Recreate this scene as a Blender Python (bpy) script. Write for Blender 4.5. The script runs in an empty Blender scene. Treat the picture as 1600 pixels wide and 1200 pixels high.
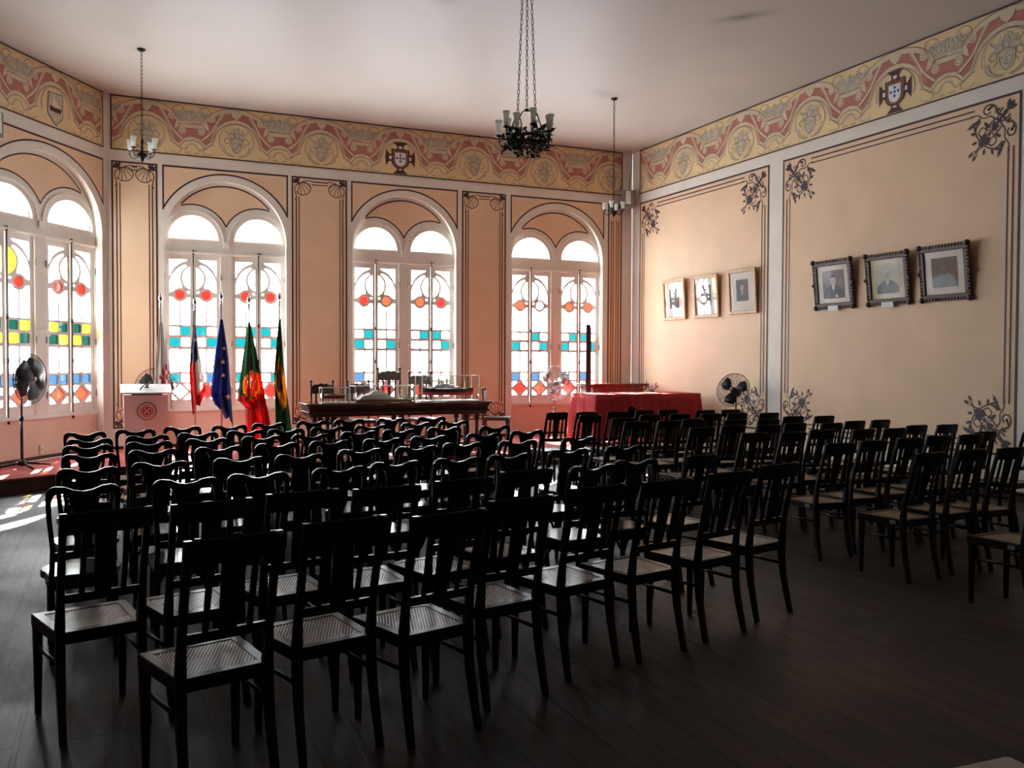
import bpy, bmesh, math, random
from math import sin, cos, pi, radians as RAD, sqrt, atan2
from mathutils import Vector, Matrix
random.seed(7)
SC = bpy.context.scene
COL = SC.collection

# ---------------------------------------------------------------- camera, sky, sun, exposure
HC = 1.62
yaw, pitch, roll = -0.4207, -0.0256, 0.0037
fwd = Vector((-sin(yaw)*cos(pitch), cos(yaw)*cos(pitch), sin(pitch)))
rt = Vector((cos(yaw), sin(yaw), 0)); up = rt.cross(fwd)
r_ = rt*cos(roll)+up*sin(roll); u_ = -rt*sin(roll)+up*cos(roll)
cam = bpy.data.cameras.new('camera'); co = bpy.data.objects.new('camera', cam); COL.objects.link(co)
M = Matrix((r_, u_, -fwd)).transposed().to_4x4(); M.translation = (0, 0, HC); co.matrix_world = M
cam.sensor_width = 36; cam.lens = 1394.6/1600*36; cam.clip_end = 200
SC.camera = co
W = bpy.data.worlds.new('sky'); SC.world = W; W.use_nodes = True
bg = W.node_tree.nodes['Background']; bg.inputs[0].default_value = (0.88, 0.95, 1.0, 1); bg.inputs[1].default_value = 7.6
sd = bpy.data.lights.new('sun', 'SUN'); so = bpy.data.objects.new('sun', sd); COL.objects.link(so)
sd.energy = 21; sd.color = (1, .95, .86); sd.angle = RAD(.6)
so.rotation_euler = Vector((-.05, -1, -.75)).to_track_quat('-Z', 'Y').to_euler()
SC.view_settings.view_transform = 'Standard'; SC.view_settings.look = 'None'
SC.view_settings.exposure = 1.7; SC.view_settings.gamma = 1.0; SC.view_settings.use_curve_mapping = False
SC.cycles.max_bounces = 9; SC.cycles.diffuse_bounces = 7; SC.cycles.glossy_bounces = 4
SC.cycles.transparent_max_bounces = 16; SC.cycles.sample_clamp_indirect = 6.0
SC.cycles.caustics_reflective = False; SC.cycles.caustics_refractive = False
SC.cycles.use_denoising = True

# ---------------------------------------------------------------- materials
def newmat(n):
    m = bpy.data.materials.new(n); m.use_nodes = True; nt = m.node_tree; nt.nodes.clear()
    o = nt.nodes.new('ShaderNodeOutputMaterial'); return m, nt, o
def paint(n, c, rough=.6, var=.06, scale=3.0, metal=0, spec=.5, bump=0, sheen=0, stretch=None, alpha2=None):
    m, nt, o = newmat(n); N = nt.nodes; L = nt.links
    p = N.new('ShaderNodeBsdfPrincipled'); p.inputs['Roughness'].default_value = rough
    p.inputs['Metallic'].default_value = metal; p.inputs['Specular IOR Level'].default_value = spec
    tc = N.new('ShaderNodeTexCoord'); mp = N.new('ShaderNodeMapping'); nz = N.new('ShaderNodeTexNoise')
    if stretch: mp.inputs['Scale'].default_value = stretch
    nz.inputs['Scale'].default_value = scale; nz.inputs['Detail'].default_value = 5
    L.new(tc.outputs['Object'], mp.inputs[0]); L.new(mp.outputs[0], nz.inputs['Vector'])
    r = N.new('ShaderNodeValToRGB'); r.color_ramp.elements[0].position = .3; r.color_ramp.elements[1].position = .7
    r.color_ramp.elements[0].color = (*[max(0, x*(1-var)) for x in c], 1); r.color_ramp.elements[1].color = (*[min(1, x*(1+var)) for x in c], 1)
    L.new(nz.outputs['Fac'], r.inputs[0]); L.new(r.outputs[0], p.inputs['Base Color'])
    if bump:
        b = N.new('ShaderNodeBump'); b.inputs['Strength'].default_value = bump; b.inputs['Distance'].default_value = .01
        L.new(nz.outputs['Fac'], b.inputs['Height']); L.new(b.outputs[0], p.inputs['Normal'])
    L.new(p.outputs[0], o.inputs[0]); return m
def glassmat(n, tint, gloss=.06, rough=.05, frost=0):
    m, nt, o = newmat(n); N = nt.nodes; L = nt.links
    t = N.new('ShaderNodeBsdfTransparent'); t.inputs[0].default_value = (*tint, 1)
    g = N.new('ShaderNodeBsdfGlossy'); g.inputs['Roughness'].default_value = rough
    mx = N.new('ShaderNodeMixShader'); mx.inputs[0].default_value = gloss
    L.new(t.outputs[0], mx.inputs[1]); L.new(g.outputs[0], mx.inputs[2]); L.new(mx.outputs[0], o.inputs[0]); return m
def canemat(n, c, sc, hole):
    m, nt, o = newmat(n); N = nt.nodes; L = nt.links
    tc = N.new('ShaderNodeTexCoord'); sp = N.new('ShaderNodeSeparateXYZ'); L.new(tc.outputs['Object'], sp.inputs[0])
    def math_(op, a, b=None):
        k = N.new('ShaderNodeMath'); k.operation = op
        for i, v in enumerate((a, b)):
            if v is None: continue
            if isinstance(v, (int, float)): k.inputs[i].default_value = v
            else: L.new(v, k.inputs[i])
        return k.outputs[0]
    sy = math_('MULTIPLY', sp.outputs[1], sc)
    row = math_('MODULO', math_('FLOOR', math_('ADD', sy, 100)), 2)
    sx = math_('ADD', math_('MULTIPLY', sp.outputs[0], sc*.9), math_('MULTIPLY', row, .5))
    fx = math_('SUBTRACT', math_('FRACT', math_('ADD', sx, 100)), .5); fy = math_('SUBTRACT', math_('FRACT', math_('ADD', sy, 100)), .5)
    d = math_('SQRT', math_('ADD', math_('MULTIPLY', fx, fx), math_('MULTIPLY', fy, fy)))
    h = math_('LESS_THAN', d, hole)
    p = N.new('ShaderNodeBsdfPrincipled'); p.inputs['Base Color'].default_value = (*c, 1); p.inputs['Roughness'].default_value = .3
    t = N.new('ShaderNodeBsdfTransparent'); mx = N.new('ShaderNodeMixShader')
    L.new(h, mx.inputs[0]); L.new(p.outputs[0], mx.inputs[1]); L.new(t.outputs[0], mx.inputs[2]); L.new(mx.outputs[0], o.inputs[0]); return m
def plankmat(n, c1, c2, w=.19, rough=.32):
    m, nt, o = newmat(n); N = nt.nodes; L = nt.links
    p = N.new('ShaderNodeBsdfPrincipled'); tc = N.new('ShaderNodeTexCoord')
    br = N.new('ShaderNodeTexBrick'); br.offset = .37; br.inputs['Scale'].default_value = 1
    br.inputs['Brick Width'].default_value = 4.2; br.inputs['Row Height'].default_value = w; br.inputs['Mortar Size'].default_value = .011
    br.inputs['Color1'].default_value = (.35, .35, .35, 1); br.inputs['Color2'].default_value = (.8, .8, .8, 1); br.inputs['Mortar'].default_value = (0, 0, 0, 1)
    mp = N.new('ShaderNodeMapping'); mp.inputs['Rotation'].default_value = (0, 0, RAD(90)); L.new(tc.outputs['Object'], mp.inputs[0]); L.new(mp.outputs[0], br.inputs['Vector'])
    nz = N.new('ShaderNodeTexNoise'); nz.inputs['Scale'].default_value = 2.2; nz.inputs['Detail'].default_value = 6
    mp2 = N.new('ShaderNodeMapping'); mp2.inputs['Scale'].default_value = (6, .7, 1); L.new(tc.outputs['Object'], mp2.inputs[0]); L.new(mp2.outputs[0], nz.inputs['Vector'])
    nb = N.new('ShaderNodeTexNoise'); nb.inputs['Scale'].default_value = .7; nb.inputs['Detail'].default_value = 3; L.new(tc.outputs['Object'], nb.inputs['Vector'])
    r = N.new('ShaderNodeValToRGB'); r.color_ramp.elements[0].position = .3; r.color_ramp.elements[1].position = .7
    r.color_ramp.elements[0].color = (*c1, 1); r.color_ramp.elements[1].color = (*c2, 1); L.new(nz.outputs['Fac'], r.inputs[0])
    mx = N.new('ShaderNodeMixRGB'); mx.blend_type = 'MULTIPLY'; mx.inputs[0].default_value = .92; L.new(r.outputs[0], mx.inputs[1]); L.new(br.outputs['Color'], mx.inputs[2])
    L.new(mx.outputs[0], p.inputs['Base Color'])
    rr = N.new('ShaderNodeMapRange'); rr.inputs['From Min'].default_value = .3; rr.inputs['From Max'].default_value = .7
    rr.inputs['To Min'].default_value = rough-.08; rr.inputs['To Max'].default_value = rough+.14; L.new(nb.outputs['Fac'], rr.inputs[0]); L.new(rr.outputs[0], p.inputs['Roughness'])
    b0 = N.new('ShaderNodeBump'); b0.inputs['Strength'].default_value = .22; b0.inputs['Distance'].default_value = .012; L.new(nz.outputs['Fac'], b0.inputs['Height'])
    nd = N.new('ShaderNodeTexNoise'); nd.inputs['Scale'].default_value = 9; nd.inputs['Detail'].default_value = 8; nd.inputs['Roughness'].default_value = .75; L.new(mp2.outputs[0], nd.inputs['Vector'])
    ad = N.new('ShaderNodeMath'); ad.operation = 'MULTIPLY_ADD'; ad.inputs[1].default_value = .35; L.new(nd.outputs['Fac'], ad.inputs[0]); L.new(rr.outputs[0], ad.inputs[2]); L.new(ad.outputs[0], p.inputs['Roughness'])
    b = N.new('ShaderNodeBump'); b.inputs['Strength'].default_value = .8; b.inputs['Distance'].default_value = .006; L.new(br.outputs['Fac'], b.inputs['Height']); b.invert = True; L.new(b0.outputs[0], b.inputs['Normal'])
    L.new(b.outputs[0], p.inputs['Normal']); L.new(p.outputs[0], o.inputs[0]); return m

WHITE = paint('painted plaster white', (.76, .72, .64), .6, .05, 2.5)
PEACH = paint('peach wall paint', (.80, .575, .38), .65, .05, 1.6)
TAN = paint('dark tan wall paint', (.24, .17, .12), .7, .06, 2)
OCHRE = paint('ochre wall paint', (.80, .57, .37), .65, .06, 1.6)
DADO = paint('pink dado paint', (.76, .56, .43), .6, .05, 2)
LINE = paint('dark painted line', (.045, .022, .03), .6, .1, 6)
FOCH = paint('frieze ochre', (.80, .62, .34), .7, .08, 2.2)
FRED = paint('frieze faded red', (.50, .19, .15), .7, .14, 4)
FCRM = paint('frieze cream', (.68, .57, .40), .7, .1, 5)
FGRY = paint('frieze grey cream', (.55, .50, .39), .7, .2, 14)
FLIN = paint('frieze brown line', (.30, .19, .12), .7, .15, 6)
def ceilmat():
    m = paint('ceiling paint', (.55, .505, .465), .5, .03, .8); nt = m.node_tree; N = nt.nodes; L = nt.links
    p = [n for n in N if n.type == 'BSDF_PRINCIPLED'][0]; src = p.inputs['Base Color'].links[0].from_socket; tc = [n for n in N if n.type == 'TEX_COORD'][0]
    # soft dark elliptical smudges mixed into the ceiling colour
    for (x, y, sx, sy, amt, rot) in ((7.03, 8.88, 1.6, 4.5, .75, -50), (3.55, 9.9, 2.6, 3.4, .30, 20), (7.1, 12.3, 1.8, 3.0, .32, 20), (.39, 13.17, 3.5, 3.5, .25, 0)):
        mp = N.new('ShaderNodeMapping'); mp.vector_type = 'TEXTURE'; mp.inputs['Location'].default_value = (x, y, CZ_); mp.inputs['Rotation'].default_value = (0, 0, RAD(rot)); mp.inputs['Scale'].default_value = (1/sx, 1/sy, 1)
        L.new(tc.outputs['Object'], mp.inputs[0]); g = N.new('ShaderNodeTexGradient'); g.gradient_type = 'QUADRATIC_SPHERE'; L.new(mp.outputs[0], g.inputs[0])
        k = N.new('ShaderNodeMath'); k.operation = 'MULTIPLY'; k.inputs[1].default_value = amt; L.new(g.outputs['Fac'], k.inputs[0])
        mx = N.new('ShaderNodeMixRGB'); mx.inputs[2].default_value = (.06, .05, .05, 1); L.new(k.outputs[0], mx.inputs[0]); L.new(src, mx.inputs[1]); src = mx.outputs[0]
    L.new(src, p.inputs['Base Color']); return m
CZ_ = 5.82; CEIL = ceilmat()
JOIN = paint('window joinery white', (.80, .77, .72), .45, .04, 4)
FLOOR = plankmat('dark plank floor',  (.019, .010, .008), (.090, .052, .041))
CARPET = paint('red carpet', (.44, .09, .078), .95, .12, 30)
DKW = paint('near black varnished wood', (.014, .008, .006), .28, .35, 9, spec=.32, stretch=(1, 1, .3))
DKW2 = paint('dark red brown wood', (.05, .018, .012), .33, .35, 9, stretch=(1, 1, .3))
SEATW = paint('polished dark seat wood', (.035, .025, .02), .17, .3, 9)
TABW = paint('dark carved wood', (.045, .025, .018), .38, .3, 8)
TOPW = paint('polished table top', (.10, .06, .04), .15, .2, 8)
CABW = paint('polished mahogany', (.16, .03, .02), .2, .3, 6)
CANE = canemat('woven cane', (.72, .68, .64), 75, .32)
CANE2 = canemat('tight woven cane', (.42, .29, .14), 110, .2)
IRON = paint('bronze black iron', (.03, .022, .02), .45, .3, 30, metal=.6)
BLK = paint('black plastic', (.012, .012, .014), .3, .1, 8)
GREYM = paint('grey metal', (.25, .25, .23), .45, .1, 8, metal=.3)
CHROME = paint('chrome wire', (.6, .6, .6), .2, .02, 8, metal=1)
def shademat():
    m, nt, o = newmat('frosted glass shade'); N = nt.nodes; L = nt.links
    a = N.new('ShaderNodeBsdfTranslucent'); a.inputs[0].default_value = (.97, .98, .95, 1); b = N.new('ShaderNodeBsdfPrincipled'); b.inputs['Base Color'].default_value = (.9, .92, .88, 1); b.inputs['Roughness'].default_value = .2
    x = N.new('ShaderNodeMixShader'); x.inputs[0].default_value = .25; L.new(a.outputs[0], x.inputs[1]); L.new(b.outputs[0], x.inputs[2]); L.new(x.outputs[0], o.inputs[0]); return m
SHADE = shademat(); ALU = paint('bright metal', (.75, .75, .76), .25, .03, 8, metal=.7)
REDC = paint('red tablecloth', (.42, .022, .028), .8, .1, 12)
LECT = paint('white laminate', (.90, .88, .90), .35, .02, 3)
MARB = paint('white marble', (.55, .57, .55), .25, .25, 6)
FRW = paint('light wood frame', (.50, .30, .12), .4, .2, 10)
FRD = paint('carved dark frame', (.06, .020, .012), .5, .35, 40, bump=.3)
MAT = paint('picture mount', (.70, .66, .58), .7, .03, 4)
MATY = paint('yellowed picture mount', (.58, .53, .36), .7, .05, 4)
PH1 = paint('dark photograph', (.06, .055, .06), .6, .4, 20)
PH2 = paint('sepia photograph', (.16, .12, .12), .6, .3, 12)
PH3 = paint('pale photograph', (.42, .42, .32), .6, .1, 8)
PH4 = paint('brown photograph', (.13, .075, .035), .6, .35, 6)
SKINP = paint('printed pale face', (.45, .38, .33), .6, .1, 20)
SUIT = paint('printed dark suit', (.05, .055, .06), .6, .2, 20)
def clothmat(n, c, tr=.30):
    m = paint(n, c, .8, .06, 6); nt = m.node_tree; N = nt.nodes; L = nt.links; p = [q for q in N if q.type == 'BSDF_PRINCIPLED'][0]; o = [q for q in N if q.type == 'OUTPUT_MATERIAL'][0]
    t = N.new('ShaderNodeBsdfTranslucent'); t.inputs[0].default_value = (*c, 1); x = N.new('ShaderNodeMixShader'); x.inputs[0].default_value = tr
    L.new(p.outputs[0], x.inputs[1]); L.new(t.outputs[0], x.inputs[2]); L.new(x.outputs[0], o.inputs[0]); return m
def flat(n, c, rough=.6): return paint(n, c, rough, .05, 5)
WH = flat('white', (.8, .8, .8)); RED = flat('red', (.55, .03, .03)); BLUE = flat('blue', (.03, .08, .35)); GREEN = flat('green', (.02, .16, .06))
YEL = flat('yellow', (.75, .40, .02)); NAVY = flat('navy', (.03, .045, .14)); PURP = flat('dark purple brown', (.075, .02, .025)); BRN = flat('brown', (.22, .10, .05))
LBL = flat('blue grey label', (.16, .26, .30)); LTG = flat('pale green', (.35, .55, .40)); SHIPW = flat('ship white', (.75, .78, .76)); BRASS = paint('brass', (.45, .30, .12), .35, .1, 8, metal=.8)
G_WHITE = glassmat('clear window glass', (.95, .97, 1.0))
G_RED = glassmat('red window glass', (.075, .004, .0028)); G_ORG = glassmat('orange window glass', (.08, .012, .005))
G_TEAL = glassmat('teal window glass', (.0012, .030, .031)); G_BLUE = glassmat('blue window glass', (.008, .021, .040)); G_YEL = glassmat('yellow window glass', (.30, .22, .006))
G_GRN = glassmat('green window glass', (.0006, .010, .007)); G_CASE = glassmat('display case glass', (.985, .995, .99), .07, .02); G_PALE = glassmat('pale straw glass', (.9, .85, .22)); G_DULL = glassmat('dusty picture glass', (1, 1, 1), .010, .06)
G_PIC = glassmat('picture glass', (1, 1, 1), .10, .02)

# ---------------------------------------------------------------- mesh helpers
class MB:
    def __init__(s): s.v = []; s.f = []; s.m = []; s.sm = []; s.mats = []
    def mi(s, mat):
        if mat not in s.mats: s.mats.append(mat)
        return s.mats.index(mat)
    def add(s, vs, fs, mat, smooth=False):
        o = len(s.v); s.v += [tuple(v) for v in vs]; k = s.mi(mat)
        for f in fs: s.f.append([i+o for i in f]); s.m.append(k); s.sm.append(smooth)
        return s
    def box(s, x0, x1, y0, y1, z0, z1, mat, R=None, c=None):
        vs = [Vector((x, y, z)) for z in (z0, z1) for y in (y0, y1) for x in (x0, x1)]
        if R is not None: vs = [(R @ (v-Vector(c)))+Vector(c) for v in vs]
        return s.add(vs, [(0, 2, 3, 1), (4, 5, 7, 6), (0, 1, 5, 4), (2, 6, 7, 3), (0, 4, 6, 2), (1, 3, 7, 5)], mat)
    def bbox(s, x0, x1, y0, y1, z0, z1, mat, b=.006):
        # box with chamfered vertical-edge profile and top/bottom chamfers
        def ring(z, i): return [(x0+i, y0, z), (x1-i, y0, z), (x1, y0+i, z), (x1, y1-i, z), (x1-i, y1, z), (x0+i, y1, z), (x0, y1-i, z), (x0, y0+i, z)]
        def ring2(z, j):
            return [(min(max(x, x0+j), x1-j), min(max(y, y0+j), y1-j), z) for x, y, z in ring(z, b+j)]
        R = [ring2(z0, b), ring(z0+b, b), ring(z1-b, b), ring2(z1, b)]
        vs = [p for r in R for p in r]; fs = [tuple(range(7, -1, -1)), tuple(range(24, 32))]
        for k in range(3):
            for i in range(8): fs.append((k*8+i, k*8+(i+1) % 8, k*8+8+(i+1) % 8, k*8+8+i))
        return s.add(vs, fs, mat)
    def prism(s, poly, y0, y1, mat, T=None, smooth=False):
        # poly in (x,z); extruded along y
        n = len(poly); vs = [Vector((x, y0, z)) for x, z in poly]+[Vector((x, y1, z)) for x, z in poly]
        if T is not None: vs = [T @ v for v in vs]
        return s.add(vs, [tuple(range(n)), tuple(range(2*n-1, n-1, -1))]+[(i, i+n, (i+1) % n+n, (i+1) % n) for i in range(n)], mat, smooth)
    def tube(s, pts, rad, mat, n=6, caps=True, closed=False):
        P = [Vector(p) for p in pts]; k = len(P); R = rad if isinstance(rad, (list, tuple)) else [rad]*k
        vs = []; prev = None
        for i, p in enumerate(P):
            a = P[(i-1) % k] if (i > 0 or closed) else p; b = P[(i+1) % k] if (i < k-1 or closed) else p
            t = (b-a).normalized() if (b-a).length > 1e-9 else Vector((0, 0, 1))
            if prev is None:
                ref = Vector((0, 0, 1)) if abs(t.z) < .9 else Vector((1, 0, 0)); nx = t.cross(ref).normalized()
            else: nx = (prev-t*prev.dot(t)).normalized()
            prev = nx; ny = t.cross(nx)
            vs += [p+nx*R[i]*cos(2*pi*j/n)+ny*R[i]*sin(2*pi*j/n) for j in range(n)]
        fs = []
        for i in range(k if closed else k-1):
            for j in range(n): a = i*n; b = ((i+1) % k)*n; fs.append((a+j, a+(j+1) % n, b+(j+1) % n, b+j))
        if caps and not closed: fs += [tuple(range(n-1, -1, -1)), tuple(range((k-1)*n, k*n))]
        return s.add(vs, fs, mat, True)
    def bar(s, pts, wx, wy, mat):
        # square-section bar through pts (mainly vertical); wx, wy half sizes or lists
        k = len(pts); wx = wx if isinstance(wx, (list, tuple)) else [wx]*k; wy = wy if isinstance(wy, (list, tuple)) else [wy]*k
        vs = []
        for (x, y, z), a, b in zip(pts, wx, wy):
            c = min(a, b)*.35
            vs += [(x-a+c, y-b, z), (x+a-c, y-b, z), (x+a, y-b+c, z), (x+a, y+b-c, z), (x+a-c, y+b, z), (x-a+c, y+b, z), (x-a, y+b-c, z), (x-a, y-b+c, z)]
        fs = [tuple(range(7, -1, -1)), tuple(range((k-1)*8, k*8))]
        for i in range(k-1):
            for j in range(8): fs.append((i*8+j, i*8+(j+1) % 8, i*8+8+(j+1) % 8, i*8+8+j))
        return s.add(vs, fs, mat)
    def lathe(s, prof, mat, n=16, c=(0, 0, 0), T=None):
        vs = []
        for r, z in prof:
            for j in range(n):
                v = Vector((r*cos(2*pi*j/n), r*sin(2*pi*j/n), z))
                vs.append((T @ v if T is not None else v)+Vector(c))
        fs = []; k = len(prof)
        for i in range(k-1):
            for j in range(n): fs.append((i*n+j, i*n+(j+1) % n, (i+1)*n+(j+1) % n, (i+1)*n+j))
        fs += [tuple(range(n-1, -1, -1)), tuple(range((k-1)*n, k*n))]
        return s.add(vs, fs, mat, True)
    def ball(s, c, r, mat, n=8, sz=1):
        k = 6; return s.lathe([(max(.001, r*sin(pi*i/k)), -r*sz*cos(pi*i/k)) for i in range(k+1)], mat, n, c)
    def build(s, name, parent=None, loc=None, rotz=0):
        me = bpy.data.meshes.new(name); me.from_pydata(s.v, [], s.f); 
        for m in s.mats: me.materials.append(m)
        me.polygons.foreach_set('material_index', s.m); me.polygons.foreach_set('use_smooth', s.sm)
        me.validate(); me.update()
        bm = bmesh.new(); bm.from_mesh(me); bmesh.ops.recalc_face_normals(bm, faces=bm.faces); bm.to_mesh(me); bm.free()
        return link(name, me, parent, loc, rotz)
def link(name, me, parent=None, loc=None, rotz=0):
    o = bpy.data.objects.new(name, me); COL.objects.link(o)
    if parent is not None: o.parent = parent
    if loc is not None: o.location = loc
    if rotz: o.rotation_euler = (0, 0, rotz)
    return o
def thing(name, label, cat, loc=(0, 0, 0), rotz=0, group=None):
    o = bpy.data.objects.new(name, None); COL.objects.link(o); o.location = loc; o.rotation_euler = (0, 0, rotz)
    o.empty_display_size = .1
    return tag(o, label, cat, group)
def tag(o, label, cat, group=None):
    o['label'] = label; o['category'] = cat
    if group: o['group'] = group
    return o
def struct(o): o['kind'] = 'structure'; return o
def dup(root, loc, rotz, label=None, group=None, scale=None):
    r = root.copy(); COL.objects.link(r); r.location = loc; r.rotation_euler = (0, 0, rotz)
    if scale: r.scale = scale
    if label: r['label'] = label
    if group: r['group'] = group
    for ch in list(root.children):
        c = ch.copy(); COL.objects.link(c); c.parent = r
        for g in list(ch.children):
            d = g.copy(); COL.objects.link(d); d.parent = c
    return r
def catmull(P, n=6):
    P = [Vector(p) for p in P]; out = []
    for i in range(len(P)-1):
        a = P[max(0, i-1)]; b = P[i]; c = P[i+1]; d = P[min(len(P)-1, i+2)]
        for k in range(n):
            t = k/n; out.append(.5*((2*b)+(c-a)*t+(2*a-5*b+4*c-d)*t*t+(3*b-a-3*c+d)*t**3))
    out.append(P[-1]); return out
def fill(outer, holes, depth):
    # flat shape with holes, thickness depth centred on z=0: returns verts, faces
    cu = bpy.data.curves.new('c', 'CURVE'); cu.dimensions = '2D'; cu.fill_mode = 'BOTH'; cu.extrude = depth/2
    for pl in [outer]+holes:
        sp = cu.splines.new('POLY'); sp.points.add(len(pl)-1); sp.use_cyclic_u = True
        for i, (x, y) in enumerate(pl): sp.points[i].co = (x, y, 0, 1)
    ob = bpy.data.objects.new('c', cu); COL.objects.link(ob)
    dg = bpy.context.evaluated_depsgraph_get(); me = bpy.data.meshes.new_from_object(ob.evaluated_get(dg))
    vs = [v.co.copy() for v in me.vertices]; fs = [tuple(p.vertices) for p in me.polygons]
    bpy.data.objects.remove(ob); bpy.data.curves.remove(cu); bpy.data.meshes.remove(me)
    return vs, fs
def arc(cx, cy, rx, ry, a0, a1, n=24): return [(cx+rx*cos(RAD(a0+(a1-a0)*i/n)), cy+ry*sin(RAD(a0+(a1-a0)*i/n))) for i in range(n+1)]
# ---------------------------------------------------------------- room shell
CZ = 5.82; FB = 4.95; PT = 4.78; PB = .517; SZ = .19
class Wall:
    def __init__(s, p0, d, nout): s.p0 = Vector(p0); s.d = Vector(d).normalized(); s.n = Vector(nout).normalized()
    def P(s, a, z, dep=0): return s.p0+s.d*a+s.n*dep+Vector((0, 0, z))
WF = Wall((-.0686, 15.58, 0), (1, 0, 0), (0, 1, 0))
WR = Wall((9.622, 15.58, 0), (0, -1, 0), (1, 0, 0))
TH = RAD(56.7)
WL = Wall((-.0686, 15.58, 0), (-cos(TH), -sin(TH), 0), (-sin(TH), cos(TH), 0))
class Deco:
    cnt = 0
    def dz(s, lay):
        Deco.cnt = (Deco.cnt+1) % 97
        return s.b-.0012*lay-Deco.cnt*.00001
    def __init__(s, w, base=0): s.w = w; s.mb = MB(); s.b = base
    def poly(s, pts, mat, lay=1):
        q = s.dz(lay); s.mb.add([s.w.P(x, z, q) for x, z in pts], [tuple(range(len(pts)))], mat)
    def rect(s, x0, x1, z0, z1, mat, lay=1): s.poly([(x0, z0), (x1, z0), (x1, z1), (x0, z1)], mat, lay)
    def stroke(s, pts, w0, mat, lay=2, w1=None, closed=False):
        P = [Vector((x, z)) for x, z in pts]; n = len(P); w1 = w0 if w1 is None else w1; vs = []
        for i, p in enumerate(P):
            a = P[(i-1) % n] if (i or closed) else p; b = P[(i+1) % n] if (i < n-1 or closed) else p
            t = (b-a); t = t.normalized() if t.length > 1e-9 else Vector((1, 0)); q = Vector((-t.y, t.x))
            w = (w0+(w1-w0)*i/(n-1))/2
            vs += [p+q*w, p-q*w]
        fs = [(2*i, 2*i+1, 2*i+3, 2*i+2) for i in range(n-1)]
        if closed: fs.append((2*n-2, 2*n-1, 1, 0))
        q = s.dz(lay); s.mb.add([s.w.P(v.x, v.y, q) for v in vs], fs, mat)
    def curve(s, pts, w0, mat, lay=2, w1=None, n=5): s.stroke([(p.x, p.y) for p in catmull([(x, z, 0) for x, z in pts], n)], w0, mat, lay, w1)
    def frame(s, x0, x1, z0, z1, w, mat, lay=2):
        s.rect(x0, x1, z0, z0+w, mat, lay); s.rect(x0, x1, z1-w, z1, mat, lay); s.rect(x0, x0+w, z0, z1, mat, lay); s.rect(x1-w, x1, z0, z1, mat, lay)
    def leaf(s, x, z, ang, ln, wd, mat, lay=3):
        c, q = cos(ang), sin(ang); pts = []
        prof = [(0, 0), (.18, .5), (.3, .32), (.42, .62), (.55, .36), (.66, .5), (.78, .24), (1, 0)]
        for a, b in prof: pts.append((a*ln, b*wd))
        for a, b in reversed(prof[1:-1]): pts.append((a*ln-.02*ln, -b*wd))
        s.poly([(x+a*c-b*q, z+a*q+b*c) for a, b in pts], mat, lay)
    def spiral(s, x, z, r, a0, turns, w, mat, lay=3):
        pts = []
        for i in range(18):
            t = i/17; a = RAD(a0)+turns*2*pi*t; rr = r*(1-.8*t); pts.append((x+rr*cos(a), z+rr*sin(a)))
        s.stroke(pts, w, mat, lay, w*.6)
def ell(cx, cz, rx, rz, a0, a1, n=16): return arc(cx, cz, rx, rz, a0, a1, n)

def shield_cross(D, cx, cz, h):
    # cross with flared ends behind a crowned shield with five small escutcheons
    k = h/2
    for i in range(4):
        a = i*pi/2; c, q = cos(a), sin(a)
        R = lambda x, z: (cx+(x*c-z*q)*k*.96, cz+(x*q+z*c)*k)
        D.poly([R(.50, -.22), R(.78, -.24), R(1.0, -.52), R(1.0, .52), R(.78, .24), R(.50, .22)], PURP, 7)
        D.poly([R(.48, -.10), R(.76, -.11), R(.76, .11), R(.48, .10)], WH, 8)
    D.poly([(cx-.56*k, cz+.56*k), (cx-.30*k, cz+.50*k), (cx-.30*k, cz+.60*k), (cx+.30*k, cz+.60*k), (cx+.30*k, cz+.50*k), (cx+.56*k, cz+.56*k), (cx+.56*k, cz-.30*k)]+[(cx+.56*k*cos(RAD(t)), cz-.20*k+.45*k*sin(RAD(t))) for t in range(-15, -166, -15)]+[(cx-.56*k, cz-.30*k)], BRN, 9)
    D.stroke([(cx-.56*k, cz+.56*k), (cx-.30*k, cz+.52*k), (cx+.30*k, cz+.52*k), (cx+.56*k, cz+.56*k), (cx+.56*k, cz-.30*k)]+[(cx+.56*k*cos(RAD(t)), cz-.20*k+.45*k*sin(RAD(t))) for t in range(-15, -166, -15)], .02, PURP, 10, closed=True)
    D.poly([(cx-.36*k, cz+.34*k), (cx+.36*k, cz+.34*k), (cx+.36*k, cz-.1*k)]+[(cx+.36*k*cos(RAD(t)), cz-.14*k+.38*k*sin(RAD(t))) for t in range(0, -181, -20)]+[(cx-.36*k, cz-.1*k)], WH, 11)
    for dx, dz in ((0, 0), (0, .2), (0, -.2), (.22, 0), (-.22, 0)):
        D.poly([(cx+dx*k-.075*k, cz+dz*k+.05*k), (cx+dx*k+.075*k, cz+dz*k+.05*k), (cx+dx*k+.065*k, cz+dz*k-.06*k), (cx+dx*k, cz+dz*k-.09*k), (cx+dx*k-.065*k, cz+dz*k-.06*k)], BLUE, 12)

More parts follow.
